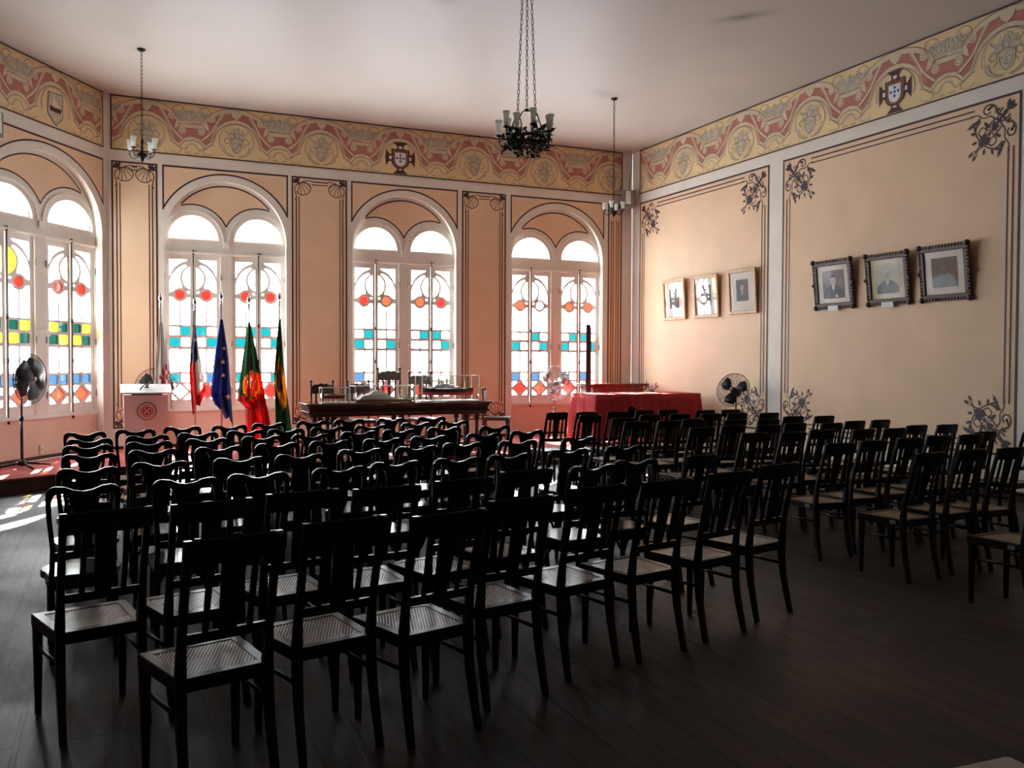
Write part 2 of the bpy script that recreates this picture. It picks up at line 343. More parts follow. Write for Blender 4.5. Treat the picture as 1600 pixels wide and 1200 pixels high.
def frieze_unit(D, u0, per, kind='mask', clip=None):
    # one repeat of the painted frieze; trough centres at u0 and u0+per, hump in the middle
    c = u0+per/2; k = per/1.43; Z = FB
    def clipx(p): return p
    X = lambda du: c+du*k
    def inside(pts):
        if clip is None: return pts
        return [(min(max(x, clip[0]), clip[1]), z) for x, z in pts]
    def poly(p, m, l): D.poly(inside(p), m, l)
    def stroke(p, w, m, l, w1=None):
        if clip is not None:
            p = [q for q in p if clip[0]+.01 < q[0] < clip[1]-.01]
            if len(p) < 2: return
        D.stroke(p, w, m, l, w1)
    up_ = [(X(-.715), Z+.50), (X(-.56), Z+.50)]+[(X(.56*cos(RAD(a))), Z+.42+.39*sin(RAD(a))) for a in range(168, 11, -12)]+[(X(.56), Z+.50), (X(.715), Z+.50)]
    lo_ = [(X(-.715), Z+.30), (X(-.60), Z+.27), (X(-.50), Z+.17), (X(-.40), Z+.25)]+[(X(.37*cos(RAD(a))), Z+.28+.36*sin(RAD(a))) for a in range(170, 9, -16)]+[(X(.40), Z+.25), (X(.50), Z+.17), (X(.60), Z+.27), (X(.715), Z+.30)]
    # the ribbon as quads between the two borders (straight columns)
    n = 40
    def yat(L, x):
        for (a, b), (c2, d) in zip(L, L[1:]):
            if min(a, c2)-1e-6 <= x <= max(a, c2)+1e-6 and abs(c2-a) > 1e-6: return b+(d-b)*(x-a)/(c2-a)
        return L[-1][1]
    xs = [X(-.715+1.43*i/n) for i in range(n+1)]
    if clip is not None: xs = [x for x in xs if clip[0] <= x <= clip[1]]
    for a, b in zip(xs, xs[1:]):
        D.poly([(a, yat(lo_, a)), (b, yat(lo_, b)), (b, yat(up_, b)), (a, yat(up_, a))], FRED, 2)
    def off(L, d): return [(x, z+d) for x, z in L]
    stroke(up_, .075, FCRM, 3); stroke(off(up_, .04), .012, FLIN, 4); stroke(off(up_, -.042), .010, FLIN, 4)
    stroke(lo_, .06, FCRM, 3); stroke(off(lo_, .032), .010, FLIN, 4); stroke(off(lo_, -.034), .012, FLIN, 4)
    # keystone leaf, stems, volutes
    poly([(X(-.10), Z+.80), (X(.10), Z+.80), (X(.07), Z+.72), (X(0), Z+.66), (X(-.07), Z+.72)], FCRM, 5)
    stroke([(X(-.10), Z+.79), (X(-.07), Z+.72), (X(0), Z+.66), (X(.07), Z+.72), (X(.10), Z+.79)], .008, FLIN, 6)
    for sg in (-1, 1):
        st = [(p.x, p.y) for p in catmull([(X(sg*.22), Z+.74, 0), (X(sg*.30), Z+.60, 0), (X(sg*.40), Z+.42, 0), (X(sg*.56), Z+.27, 0)], 5)]
        stroke(st, .05, FCRM, 5, .035); stroke(off(st, -.022), .008, FLIN, 6)
        for (vx, vz, vr) in ((.40, .64, .062), (.565, .42, .062)):
            poly([(X(sg*vx)+vr*cos(RAD(a)), Z+vz+vr*sin(RAD(a))) for a in range(0, 360, 30)], FCRM, 5)
            if clip is None or clip[0]+.08 < X(sg*vx) < clip[1]-.08:
                D.spiral(X(sg*vx), Z+vz, vr*.9, 90 if sg > 0 else 90, -sg*1.3, .009, FLIN, 6)
        poly([(X(sg*.47), Z+.56), (X(sg*.53), Z+.55), (X(sg*.50), Z+.47), (X(sg*.44), Z+.43), (X(sg*.45), Z+.50)], FCRM, 5)
        # bracket scrolls under the ribbon
        b = [(p.x, p.y) for p in catmull([(X(sg*.36), Z+.24, 0), (X(sg*.47), Z+.20, 0), (X(sg*.54), Z+.10, 0), (X(sg*.46), Z+.055, 0), (X(sg*.36), Z+.09, 0)], 5)]
        stroke(b, .035, FCRM, 3, .012); stroke(off(b, -.02), .008, FLIN, 4, .005)
        b = [(p.x, p.y) for p in catmull([(X(sg*.50), Z+.17, 0), (X(sg*.60), Z+.12, 0), (X(sg*.66), Z+.20, 0), (X(sg*.715), Z+.22, 0)], 5)]
        stroke(b, .03, FCRM, 3); stroke(off(b, -.018), .008, FLIN, 4)
        for q in range(3):
            stroke([(X(sg*(.60+.03*q)), Z+.07), (X(sg*(.63+.03*q)), Z+.045)], .008, FLIN, 4)
    # medallion
    ring = [(X(.27*cos(RAD(a))), Z+.31+.27*sin(RAD(a))) for a in range(-20, 201, 10)]
    stroke(ring, .035, FCRM, 4); stroke([(X(.285*cos(RAD(a))), Z+.31+.285*sin(RAD(a))) for a in range(-20, 201, 10)], .008, FLIN, 5)
    if kind == 'mask':
        def cv(P, w, m, l, w1=None):
            stroke([(p.x, p.y) for p in catmull([(X(a), Z+b, 0) for a, b in P], 4)], w, m, l, w1)
        poly([(X(.055+.0*a)+.0, Z) for a in ()] or [(X(.10*cos(RAD(a))), Z+.24+.13*sin(RAD(a))) for a in range(0, 360, 24)], FGRY, 5)
        poly([(X(a), Z+b) for a, b in ((-.10, .30), (-.17, .36), (-.13, .40), (-.18, .46), (-.10, .47), (-.08, .54), (-.02, .50), (.03, .56), (.08, .50), (.14, .50), (.12, .43), (.18, .38), (.12, .34), (.10, .28))], FGRY, 5)
        for sg in (-1, 1):
            cv([(sg*.03, .36), (sg*.07, .44), (sg*.14, .43), (sg*.19, .49)], .03, FGRY, 6, .012); cv([(sg*.03, .36), (sg*.07, .44), (sg*.14, .43), (sg*.19, .49)], .008, FLIN, 7)
            cv([(sg*.06, .33), (sg*.14, .36), (sg*.20, .31), (sg*.16, .26), (sg*.13, .29)], .026, FGRY, 6, .012); cv([(sg*.06, .33), (sg*.14, .36), (sg*.20, .31), (sg*.16, .26), (sg*.13, .29)], .007, FLIN, 7)
            cv([(sg*.02, .38), (sg*.04, .46), (sg*.01, .54)], .008, FLIN, 7); cv([(sg*.08, .30), (sg*.06, .20), (0, .11)], .009, FLIN, 7)
            cv([(sg*.025, .272), (sg*.045, .276), (sg*.062, .272)], .011, FLIN, 7); cv([(sg*.06, .36), (sg*.10, .33), (sg*.11, .24), (sg*.15, .20)], .008, FLIN, 7)
            W = [(.20*cos(RAD(a)), .22+.155*sin(RAD(a))) for a in range(-80, 15, 12)]
            for q, (a, b) in enumerate(W):
                poly([(X(sg*a)-.012, Z+b-.01), (X(sg*(a+.035)), Z+b-.022), (X(sg*(a+.045)), Z+b+.012), (X(sg*a)+.012, Z+b+.014)], FGRY, 5)
            cv([(sg*a, b) for a, b in W], .007, FLIN, 7); cv([(sg*(a+.045), b-.006) for a, b in W], .006, FLIN, 7)
        cv([(-.022, .192), (0, .197), (.022, .192)], .010, FLIN, 7); cv([(-.11, .33), (-.04, .365), (.04, .365), (.11, .33)], .012, FLIN, 7); cv([(-.008, .29), (.012, .24), (-.01, .23)], .007, FLIN, 7)
    elif kind == 'cross': shield_cross(D, c, Z+.31, .56)
    else:
        poly([(X(-.14), Z+.52), (X(.14), Z+.50), (X(.16), Z+.20), (X(0), Z+.05), (X(-.14), Z+.18)], FGRY, 5); stroke([(X(-.14), Z+.52), (X(.14), Z+.50), (X(.16), Z+.20), (X(0), Z+.05), (X(-.14), Z+.18), (X(-.14), Z+.52)], .012, LINE, 6)
        poly([(X(-.10), Z+.24), (X(.11), Z+.24), (X(.13), Z+.32), (X(.04), Z+.30), (X(-.12), Z+.31)], PURP, 7); poly([(X(-.06), Z+.32), (X(.07), Z+.32), (X(.05), Z+.42), (X(-.03), Z+.40)], FOCH, 7)
    # shell basket over the trough (right-hand half of this unit and left-hand half)
    for sg in (-1, 1):
        e = sg*.715
        poly([(X(e), Z+.55), (X(e-sg*.20), Z+.55), (X(e-sg*.30), Z+.66), (X(e-sg*.27), Z+.76), (X(e-sg*.20), Z+.72), (X(e-sg*.15), Z+.79), (X(e-sg*.08), Z+.73), (X(e), Z+.77)], FGRY, 3)
        for q in range(4):
            stroke([(p.x, p.y) for p in catmull([(X(e-sg*.04*(q+.3)), Z+.57, 0), (X(e-sg*.062*(q+.4)), Z+.66, 0), (X(e-sg*(.05*(q+.3)-.01)), Z+.745, 0)], 4)], .007, FLIN, 5)
        stroke([(p.x, p.y) for p in catmull([(X(e-sg*.22), Z+.58, 0), (X(e-sg*.26), Z+.66, 0), (X(e-sg*.22), Z+.71, 0), (X(e-sg*.17), Z+.68, 0), (X(e-sg*.19), Z+.63, 0)], 4)], .008, FLIN, 5)
        stroke([(X(e), Z+.545), (X(e-sg*.21), Z+.545), (X(e-sg*.33), Z+.70)], .028, FCRM, 4); stroke([(X(e), Z+.525), (X(e-sg*.22), Z+.525)], .008, FLIN, 5)
        stroke([(p.x, p.y) for p in catmull([(X(e-sg*.31), Z+.70, 0), (X(e-sg*.28), Z+.79, 0), (X(e-sg*.19), Z+.815, 0), (X(e-sg*.11), Z+.765, 0)], 5)], .012, FLIN, 5, .006)

def corner_orn(D, cx, cz, sx, sz, k=1.0):
    # black scrollwork filling the corner of a large panel
    T = lambda a, b: (cx+sx*a*k, cz+sz*b*k)
    def C(P, w, w1=None): D.curve([T(a, b) for a, b in P], w*k, LINE, 4, None if w1 is None else w1*k)
    def Lf(a, b, ang, ln, wd):
        an = RAD(ang); x, z = T(a, b); D.leaf(x, z, atan2(sz*sin(an), sx*cos(an)), ln*k, wd*k, LINE, 4)
    for an in (190, 225, 260): Lf(.13, .13, an, .12, .055)
    for f in (0, 1):
        S = (lambda P: [(b, a) for a, b in P]) if f else (lambda P: P)
        C(S([(.12, .12), (.18, .19), (.27, .15), (.30, .07), (.37, .03), (.44, .05), (.45, .11), (.40, .14), (.36, .11)]), .028, .014)
        C(S([(.10, .20), (.20, .26), (.30, .21), (.36, .17), (.46, .17), (.54, .12), (.64, .115)]), .020, .012)
        C(S([(.15, .15), (.26, .25), (.34, .34), (.46, .40), (.52, .34), (.47, .28), (.42, .31)]), .026, .012)
        C(S([(.20, .30), (.30, .40), (.42, .47), (.52, .53), (.62, .55)]), .020, .008)
        C(S([(.50, .20), (.56, .28), (.55, .36), (.51, .44), (.53, .52), (.60, .60)]), .024, .010)
        C(S([(.33, .05), (.40, .085), (.37, .075)]), .03, .02)
        q = (lambda a: 90-a) if f else (lambda a: a)
        for (a, b, an, ln, wd) in ((.52, .19, 25, .19, .05), (.50, .16, 55, .10, .04), (.30, .24, 70, .12, .04), (.56, .34, -15, .08, .04), (.54, .44, 10, .08, .035), (.44, .22, 120, .10, .04), (.24, .10, 30, .08, .04), (.58, .24, 100, .07, .035), (.36, .42, 60, .09, .035), (.60, .56, 35, .08, .04)):
            (x, z) = (b, a) if f else (a, b); Lf(x, z, q(an), ln, wd)
    for an in range(0, 360, 90): Lf(.45, .45, an+45, .075, .055)
    C([(.20, .20), (.27, .28), (.34, .33)], .016); C([(.26, .19), (.33, .26), (.39, .30)], .012)
    x, z = T(.30, .38); D.spiral(x, z, .045*k, 0, 1.2, .014, LINE, 4); x, z = T(.38, .30); D.spiral(x, z, .045*k, 90, 1.2, .014, LINE, 4)
def shell_orn(D, cx, cz, sx, sz, k=1.0):
    T = lambda a, b: (cx+sx*a*k, cz+sz*b*k)
    def C(P, w): D.curve([T(a, b) for a, b in P], w*k, LINE, 4)
    C([(.02, .26), (.00, .16), (.06, .08), (.16, .05), (.25, .09), (.27, .18), (.20, .26), (.10, .27), (.03, .22)], .014)
    for e in ((.05, .25), (.11, .27), (.18, .25), (.24, .19), (.26, .12)): C([(.05, .06), ((.05+e[0])/2+.02, (.06+e[1])/2-.02), e], .010)
    for an in (180, 215, 250, 290): 
        a = RAD(an); x, z = T(.05, .06); D.leaf(x, z, atan2(sz*sin(a), sx*cos(a)), .10*k, .04*k, LINE, 4)
    C([(.02, .26), (.03, .32), (.0, .36)], .012); C([(.14, .04), (.22, .02), (.30, .03)], .012)

def bay_deco(D, cx, sx):
    # white bay: peach spandrels round the painted archivolt line
    hw = .99*sx; ax = 1.10*sx; az = 1.10; zc = 3.60
    a0 = math.degrees(math.acos(hw/ax))
    R = [(cx+ax*cos(RAD(a)), zc+az*sin(RAD(a))) for a in [a0+(180-2*a0)*i/28 for i in range(29)]]
    apex = 14
    D.poly([(cx+hw, R[0][1]), (cx+hw, PT), (cx, PT)]+[R[i] for i in range(apex, 0, -1)], PEACH, 1)
    D.poly([(cx-hw, R[-1][1]), (cx-hw, PT), (cx, PT)]+[R[i] for i in range(apex, 28)], PEACH, 1)
    D.stroke(R, .024, LINE, 3)
    D.rect(cx-hw, cx+hw, PT-.028, PT, LINE, 3)
    for sg in (-1, 1): D.rect(cx+sg*hw-.012, cx+sg*hw+.012, R[0][1]-.02, PT, LINE, 3)
def pil_deco(D, x0, x1, orn=True, bottom=True):
    D.rect(x0, x1, PB, PT, OCHRE, 1); w = x1-x0
    i1, i2 = .068, .118
    if w > .5: D.rect(x0+i2+.01, x1-i2-.01, PB+.14, PT-.14, PEACH, 2)
    D.frame(x0, x1, PB, PT, .026, LINE, 3)
    for i, t in ((i1, .018), (i2, .015)):
        zt = PT-.34 if orn else PT-i
        for a in (x0+i, x1-i-t): D.rect(a, a+t, PB+(.34 if orn else i), zt, LINE, 4)
        if w > .85:
            for zz in (PT-i-t, PB+i): D.rect(x0+.34, x1-.34, zz, zz+t, LINE, 4)
        elif w > .5:
            for zz in (PT-i-t, PB+i): D.rect(x0+.30, x1-.30, zz, zz+t, LINE, 4)
    if orn and w > .5:
        for sx, xx in ((1, x0+.05), (-1, x1-.05)):
            shell_orn(D, xx, PT-.04, sx, -1); shell_orn(D, xx, PB+.04, sx, 1)
    elif orn:
        for zz, sz in ((PT-.04, -1), (PB+.04, 1)):
            shell_orn(D, x0+.03, zz, 1, sz, .5); shell_orn(D, x1-.03, zz, -1, sz, .5)

def bay_hole(cx, sx, zb=SZ): 
    hw = .972*sx
    return [(cx-hw, zb), (cx+hw, zb)]+[(cx+hw*cos(RAD(a)), 3.60+.985*sin(RAD(a))) for a in range(0, 181, 6)]
def wall_face(name, w, L, holes, mat=WHITE, thick=.12, z1=CZ):
    vs, fs = fill([(0, 0), (L, 0), (L, z1), (0, z1)], holes, thick); mb = MB()
    mb.add([w.P(v.x, v.y, thick/2+v.z) for v in vs], fs, mat)
    return struct(mb.build(name))

def rrect(x0, x1, z0, z1, r=.02):
    out = []
    for cx, cz, a in ((x1-r, z1-r, 0), (x0+r, z1-r, 90), (x0+r, z0+r, 180), (x1-r, z0+r, 270)):
        out += [(cx+r*cos(RAD(a+t)), cz+r*sin(RAD(a+t))) for t in (0, 30, 60, 90)]
    return out
def leaf_holes():
    # openings of one casement, outer edge at s=.37, inner edge at s=.05
    H = {}
    H['corner'] = [(.37, 3.28), (.09, 3.28)]+[(.05+.34*cos(RAD(a)), 2.86+.40*sin(RAD(a))) for a in range(78, 21, -8)]+[(.37, 3.02)]
    H['lobe'] = [(.37, 2.94)]+[(.03+.34*cos(RAD(a)), 2.84+.37*sin(RAD(a))) for a in range(10, 76, 8)]+[(.203*cos(RAD(a)), 2.975+.222*sin(RAD(a))) for a in range(62, -38, -10)]+[(.205+.115*cos(RAD(a)), 2.70+.115*sin(RAD(a))) for a in range(105, 15, -15)]+[(.37, 2.735)]
    H['oval'] = [(.05, 3.16)]+[(.170*cos(RAD(a)), 2.975+.190*sin(RAD(a))) for a in range(72, -73, -9)]+[(.05, 2.79)]
    H['drop'] = [(.055, 2.755), (.085, 2.765), (.10, 2.745), (.085, 2.725), (.07, 2.72), (.055, 2.73)]
    H['disc'] = [(.205+.078*cos(RAD(a)), 2.70+.078*sin(RAD(a))) for a in range(0, 360, 20)]
    for nm, a, b in (('pa', .216, .37), ('pb', .05, .194)):
        cx = .205; top = []
        if a > .2: top = [(.37, 2.20), (.37, 2.66)]+[(cx+.118*cos(RAD(t)), 2.70+.118*sin(RAD(t))) for t in range(-25, -86, -15)]+[(a, 2.20)]
        else: top = [(.05, 2.20), (b, 2.20)]+[(cx+.118*cos(RAD(t)), 2.70+.118*sin(RAD(t))) for t in range(-95, -156, -15)]+[(.05, 2.655)]
        H[nm] = top
        H[nm+'sq1'] = rrect(a, b, 2.03, 2.165); H[nm+'sq2'] = rrect(a, b, 1.845, 1.985)
        H[nm+'lng'] = rrect(a, b, 1.42, 1.80); H[nm+'blu'] = rrect(a, b, 1.255, 1.39)
    H['dia'] = [(.21, 1.215), (.33, 1.095), (.21, .975), (.09, 1.095)]
    H['c1'] = [(.37, 1.225), (.26, 1.225), (.285, 1.19), (.355, 1.125), (.37, 1.13)]
    H['c2'] = [(.05, 1.225), (.16, 1.225), (.135, 1.19), (.065, 1.125), (.05, 1.13)]
    H['c3'] = [(.37, .965), (.26, .965), (.285, 1.00), (.355, 1.065), (.37, 1.06)]
    H['c4'] = [(.05, .965), (.16, .965), (.135, 1.00), (.065, 1.065), (.05, 1.06)]
    return H
HOLES = leaf_holes(); HK = list(HOLES)
LV, LF = fill([(.004, .83), (.435, .83), (.435, 3.37), (.004, 3.37)], [HOLES[k] for k in HK], .038)
TINTC = {'W': G_WHITE, 'T': G_TEAL, 'B': G_BLUE, 'R': G_RED, 'O': G_ORG, 'Y': G_YEL, 'G': G_GRN, 'P': G_PALE}
def window(n, w, cx, sx, disc, oval, r1, r2, bl, dia, opening=None):
    # recessed back panel with two fanlights over two pairs of tall casements
    hw = .99*sx; PC = .525*sx; d0 = .12
    holes = []
    for sg in (-1, 1):
        c = cx+sg*PC
        holes.append([(c+.40*sx*cos(RAD(a)), 3.61+.40*sin(RAD(a))) for a in range(0, 181, 9)])
        holes.append([(c-.434*sx, .832), (c+.434*sx, .832), (c+.434*sx, 3.368), (c-.434*sx, 3.368)])
    vs, fs = fill([(cx-hw-.05, SZ-.02), (cx+hw+.05, SZ-.02), (cx+hw+.05, 4.64), (cx-hw-.05, 4.64)], holes, .10); mb = MB()
    mb.add([w.P(v.x, v.y, d0+.051+v.z) for v in vs], fs, WHITE)
    root = struct(mb.build('window_%d' % n))
    D = Deco(w, d0)
    # tympanum
    A = [(cx+.915*sx*cos(RAD(a)), 3.60+.925*sin(RAD(a))) for a in range(180, -1, -4)]
    up2 = [p for p in A if all(((p[0]-(cx+sg*PC))/sx)**2+(p[1]-3.62)**2 > .572**2 for sg in (-1, 1)) and p[1] > 3.9]
    lo = []
    for sg in (1, -1):
        for a in (range(20, 161, 4)):
            x = cx+sg*PC+.572*sx*cos(RAD(a)); z = 3.62+.572*sin(RAD(a))
            if ((x-cx)/(.915*sx))**2+((z-3.60)/.925)**2 < 1 and sg*(x-cx) > 0: lo.append((x, z))
    D.poly(up2+lo, PEACH, 1); D.stroke(up2+lo, .022, LINE, 2, closed=True)
    D.rect(cx-hw, cx+hw, SZ, .76, DADO, 1)
    for sg in (-1, 1):
        D.rect(cx+sg*.0-.0, cx+.001, .8, .8001, WHITE, 1)
    D.mb.build('painted_tympanum', root)
    mb = MB()
    def bx(x0, x1, z0, z1, da, db, mat=JOIN):
        vs = [w.P(x, z, d) for z in (z0, z1) for d in (da, db) for x in (x0, x1)]
        mb.add(vs, [(0, 2, 3, 1), (4, 5, 7, 6), (0, 1, 5, 4), (2, 6, 7, 3), (0, 4, 6, 2), (1, 3, 7, 5)], mat)
    bx(cx-hw+.02, cx+hw-.02, 3.385, 3.415, d0-.022, d0); bx(cx-hw+.02, cx+hw-.02, .775, .82, d0-.03, d0); bx(cx-.045, cx+.045, 3.50, 3.60, d0-.03, d0)
    for sg in (-1, 1):
        c = cx+sg*PC
        ring = [(.47, .30), (.47, .30)]
        P = [(c+.50*sx*cos(RAD(a)), 3.61+.50*sin(RAD(a))) for a in range(0, 181, 6)]
        vs = []; 
        for (x, z), a in zip(P, range(0, 181, 6)):
            q = (c+.47*sx*cos(RAD(a)), 3.61+.47*sin(RAD(a))); vs += [w.P(x, z, d0), w.P(x, z, d0-.015), w.P(q[0], q[1], d0-.015), w.P(q[0], q[1], d0)]
        mb.add(vs, [(4*i+j, 4*i+(j+1) % 4, 4*i+4+(j+1) % 4, 4*i+4+j) for i in range(30) for j in range(4)], JOIN)
    mb.build('window_moulding', root)
    for pi_, sg in enumerate((-1, 1)):
        c = cx+sg*PC
        # fanlight
        o = [(c+.40*sx*cos(RAD(a)), 3.61+.40*sin(RAD(a))) for a in range(0, 181, 9)]
        i = [(c+.372*sx*cos(RAD(a)), 3.635+.365*sin(RAD(a))) for a in range(0, 181, 9)]
        v2, f2 = fill(o, [i], .04); m2 = MB(); m2.add([w.P(v.x, v.y, d0+.06+v.z) for v in v2], f2, JOIN)
        fr = m2.build('fanlight', root); g = MB(); g.add([w.P(x, z, d0+.06) for x, z in i], [tuple(range(len(i)))], G_WHITE); g.build('glass', fr)
        for li, lg in enumerate((-1, 1)):
            m3 = MB(); m3.add([w.P(c+lg*v.x*sx, v.y, d0+.045+v.z) for v in LV], LF, JOIN)
            m3.add([w.P(c+lg*x*sx, z, d0+.01) for x, z in ()], [], JOIN)
            cs = m3.build('casement', root)
            g = MB(); k = pi_*4+li*2
            for nm in HK:
                t = 'W'
                a_or_b = 0 if (nm.startswith('pa') == (lg < 0)) else 1   # position in left-to-right order
                if nm == 'disc': t = disc[pi_*2+li]
                elif nm == 'oval': t = oval[pi_*2+li]
                elif nm.endswith('sq1'): t = r1[k+a_or_b]
                elif nm.endswith('sq2'): t = r2[k+a_or_b]
                elif nm.endswith('blu'): t = bl[k+a_or_b]
                elif nm == 'dia': t = dia[pi_*2+li]
                g.add([w.P(c+lg*x*sx, z, d0+.047) for x, z in HOLES[nm]], [tuple(range(len(HOLES[nm])))], TINTC[t])
            g.build('glass', cs)
        b = MB(); b.tube([w.P(c, .74, d0-.005), w.P(c, 3.44, d0-.005)], .009, IRON)
        for zz in (.76, 1.6, 2.2, 3.40): b.tube([w.P(c, zz-.03, d0-.005), w.P(c, zz+.03, d0-.005)], .018, IRON, 8)
        b.tube([w.P(c, 3.42, d0-.005), w.P(c+.05, 3.42, d0-.01)], .009, IRON)
        b.build('bolt_rod', root)
        for hz in (1.1, 1.9, 3.0):
            h = MB()
            for lg in (-1, 1): h.tube([w.P(c+lg*.44*sx, hz-.05, d0-.004), w.P(c+lg*.44*sx, hz+.05, d0-.004)], .010, GREYM)
            h.build('hinge', root)
    return root
def portal(w, cx, sx):
    pl = bpy.data.lights.new('daylight portal', 'AREA'); pl.shape = 'RECTANGLE'; pl.size = 1.95*sx; pl.size_y = 3.3
    pl.cycles.is_portal = True
    o = bpy.data.objects.new('daylight portal', pl); COL.objects.link(o); o.location = w.P(cx, 2.42, .30)
    o.rotation_euler = (-w.n).to_track_quat('-Z', 'Y').to_euler()

OF = .0686
BAYS = [(1.755+OF, 1), (4.855+OF, 1), (7.95+OF, 1.02)]
wf = wall_face('wall_far', WF, 9.69, [bay_hole(c, s) for c, s in BAYS])
D = Deco(WF)
for c, s in BAYS: bay_deco(D, c, s)
for a, b in ((0, .68), (2.82, 3.78), (5.94, 6.83), (9.06, 9.38)): pil_deco(D, a+OF, b+OF)
D.mb.build('painted_panel', wf)
D = Deco(WF); D.rect(.06+OF*0, 9.45, FB, CZ-.005, FOCH, 1)
trough = [-.16, 1.21, 2.62, 4.05, 5.45, 6.91, 8.36, 9.9]
for i in range(7):
    frieze_unit(D, trough[i]+OF, trough[i+1]-trough[i], 'cross' if i == 3 else 'mask', (.07, 9.44) if i in (0, 6) else None)
D.frame(.06, 9.45, FB, CZ-.005, .02, LINE, 14)
D.mb.build('painted_frieze', wf)

# canted wall with one wide bay
wl = wall_face('wall_angled', WL, 3.1, [bay_hole(1.39, 1.3)])
D = Deco(WL); bay_deco(D, 1.39, 1.3); D.rect(2.78, 3.05, PB, PT, OCHRE, 1); D.frame(2.78, 3.05, PB, PT, .026, LINE, 3)
D.mb.build('painted_panel', wl)
D = Deco(WL); D.rect(.1, 3.02, FB, CZ-.005, FOCH, 1)
frieze_unit(D, -1.02, 1.45, 'mask', (.11, 3.01)); frieze_unit(D, .43, 1.55, 'ship', None); frieze_unit(D, 1.98, 1.45, 'mask', (.11, 3.01))
D.frame(.1, 3.02, FB, CZ-.005, .02, LINE, 14); D.mb.build('painted_frieze', wl)

# side wall with the framed pictures
LR = 18.6
wr = wall_face('wall_right', WR, LR, [])
D = Deco(WR)
def big_panel(s0, s1):
    D.rect(s0, s1, PB, PT, OCHRE, 1); D.rect(s0+.17, s1-.17, PB+.17, PT-.17, PEACH, 2); D.frame(s0, s1, PB, PT, .03, LINE, 3)
    for i, t in ((.085, .020), (.155, .017)):
        D.rect(s0+.62, s1-.62, PT-i-t, PT-i, LINE, 4); D.rect(s0+.62, s1-.62, PB+i, PB+i+t, LINE, 4)
        for a in (s0+i, s1-i-t): D.rect(a, a+t, PB+.62, PT-.62, LINE, 4)
    for sx, xx in ((1, s0+.04), (-1, s1-.04)):
        corner_orn(D, xx, PT-.04, sx, -1); corner_orn(D, xx, PB+.04, sx, 1)
big_panel(.30, 4.14); big_panel(4.46, 8.49); big_panel(8.81, 12.9); big_panel(13.2, 17.3)
D.mb.build('painted_panel', wr)
D = Deco(WR); D.rect(.30, LR, FB, CZ-.005, FOCH, 1)
rt_ = [-.62, .95, 2.60, 4.24, 5.83, 7.46]+[9.1+1.62*i for i in range(6)]
for i in range(11):
    frieze_unit(D, rt_[i], rt_[i+1]-rt_[i], 'cross' if i == 4 else 'mask', (.31, LR) if i == 0 else None)
D.rect(.30, LR, FB, FB+.02, LINE, 14); D.rect(.30, LR, CZ-.025, CZ-.005, LINE, 14); D.rect(.30, .32, FB, CZ, LINE, 14)
D.mb.build('painted_frieze', wr)

def wallbox(name, x0, x1, y0, y1, z0=0, z1=CZ, mat=PEACH):
    m = MB(); m.box(x0, x1, y0, y1, z0, z1, mat); return struct(m.build(name))
e = WL.P(3.1, 0)
WS = Wall((e.x, e.y, 0), (0, -1, 0), (-1, 0, 0))
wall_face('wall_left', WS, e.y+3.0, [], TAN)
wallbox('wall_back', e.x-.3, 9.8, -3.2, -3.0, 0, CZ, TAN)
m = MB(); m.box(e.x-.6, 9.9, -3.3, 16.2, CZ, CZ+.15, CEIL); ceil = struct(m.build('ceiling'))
m = MB(); m.box(e.x-.6, 9.9, -3.3, 16.2, -.15, 0, FLOOR); struct(m.build('floor'))
w2 = 'WTTWWTTW'; w2b = 'TWWTTWWT'
window(1, WL, 1.39, 1.3, 'RRRR', 'WPYP', 'YGGYYGGY', 'GYYGGYYG', 'BBBBBBBB', 'OOOW')
window(2, WF, BAYS[0][0], 1, 'RRRR', 'WPWP', w2, w2b, 'TWWBTWWT', 'WRWR')
window(3, WF, BAYS[1][0], 1, 'ROOR', 'WPWP', 'WTWWWTTW', 'TWWTWWWT', 'BWWWWWWW', 'RRRR')
window(4, WF, BAYS[2][0], 1.02, 'OWOO', 'PWWP', 'WWTWWTTW', 'TWWTTWWT', 'BWBWBWBW', 'RORO')
portal(WL, 1.39, 1.3)
for c, s in BAYS: portal(WF, c, s)

# platform with red carpet along the window walls
pl = [(9.62, 12.63), (9.62, 15.57), (-.065, 15.57), (e.x+.01, e.y+.02), (e.x+.01, 11.72), (-.62, 12.52), (-.45, 12.63)]
m = MB(); n = len(pl)
m.add([(x, y, 0) for x, y in pl]+[(x, y, SZ-.02) for x, y in pl], [tuple(range(n))]+[(i, (i+1) % n, n+(i+1) % n, n+i) for i in range(n)]+[tuple(range(n, 2*n))], DKW2)
st = m.build('platform'); st['kind'] = 'structure'
m = MB(); q = [(x, y-.02 if y < 13 else y) for x, y in pl]
m.add([(x, y, SZ-.02) for x, y in q]+[(x, y, SZ) for x, y in q], [tuple(range(n-1, -1, -1))]+[(i, (i+1) % n, n+(i+1) % n, n+i) for i in range(n)]+[tuple(range(n, 2*n))], CARPET)
m.build('carpet', st)
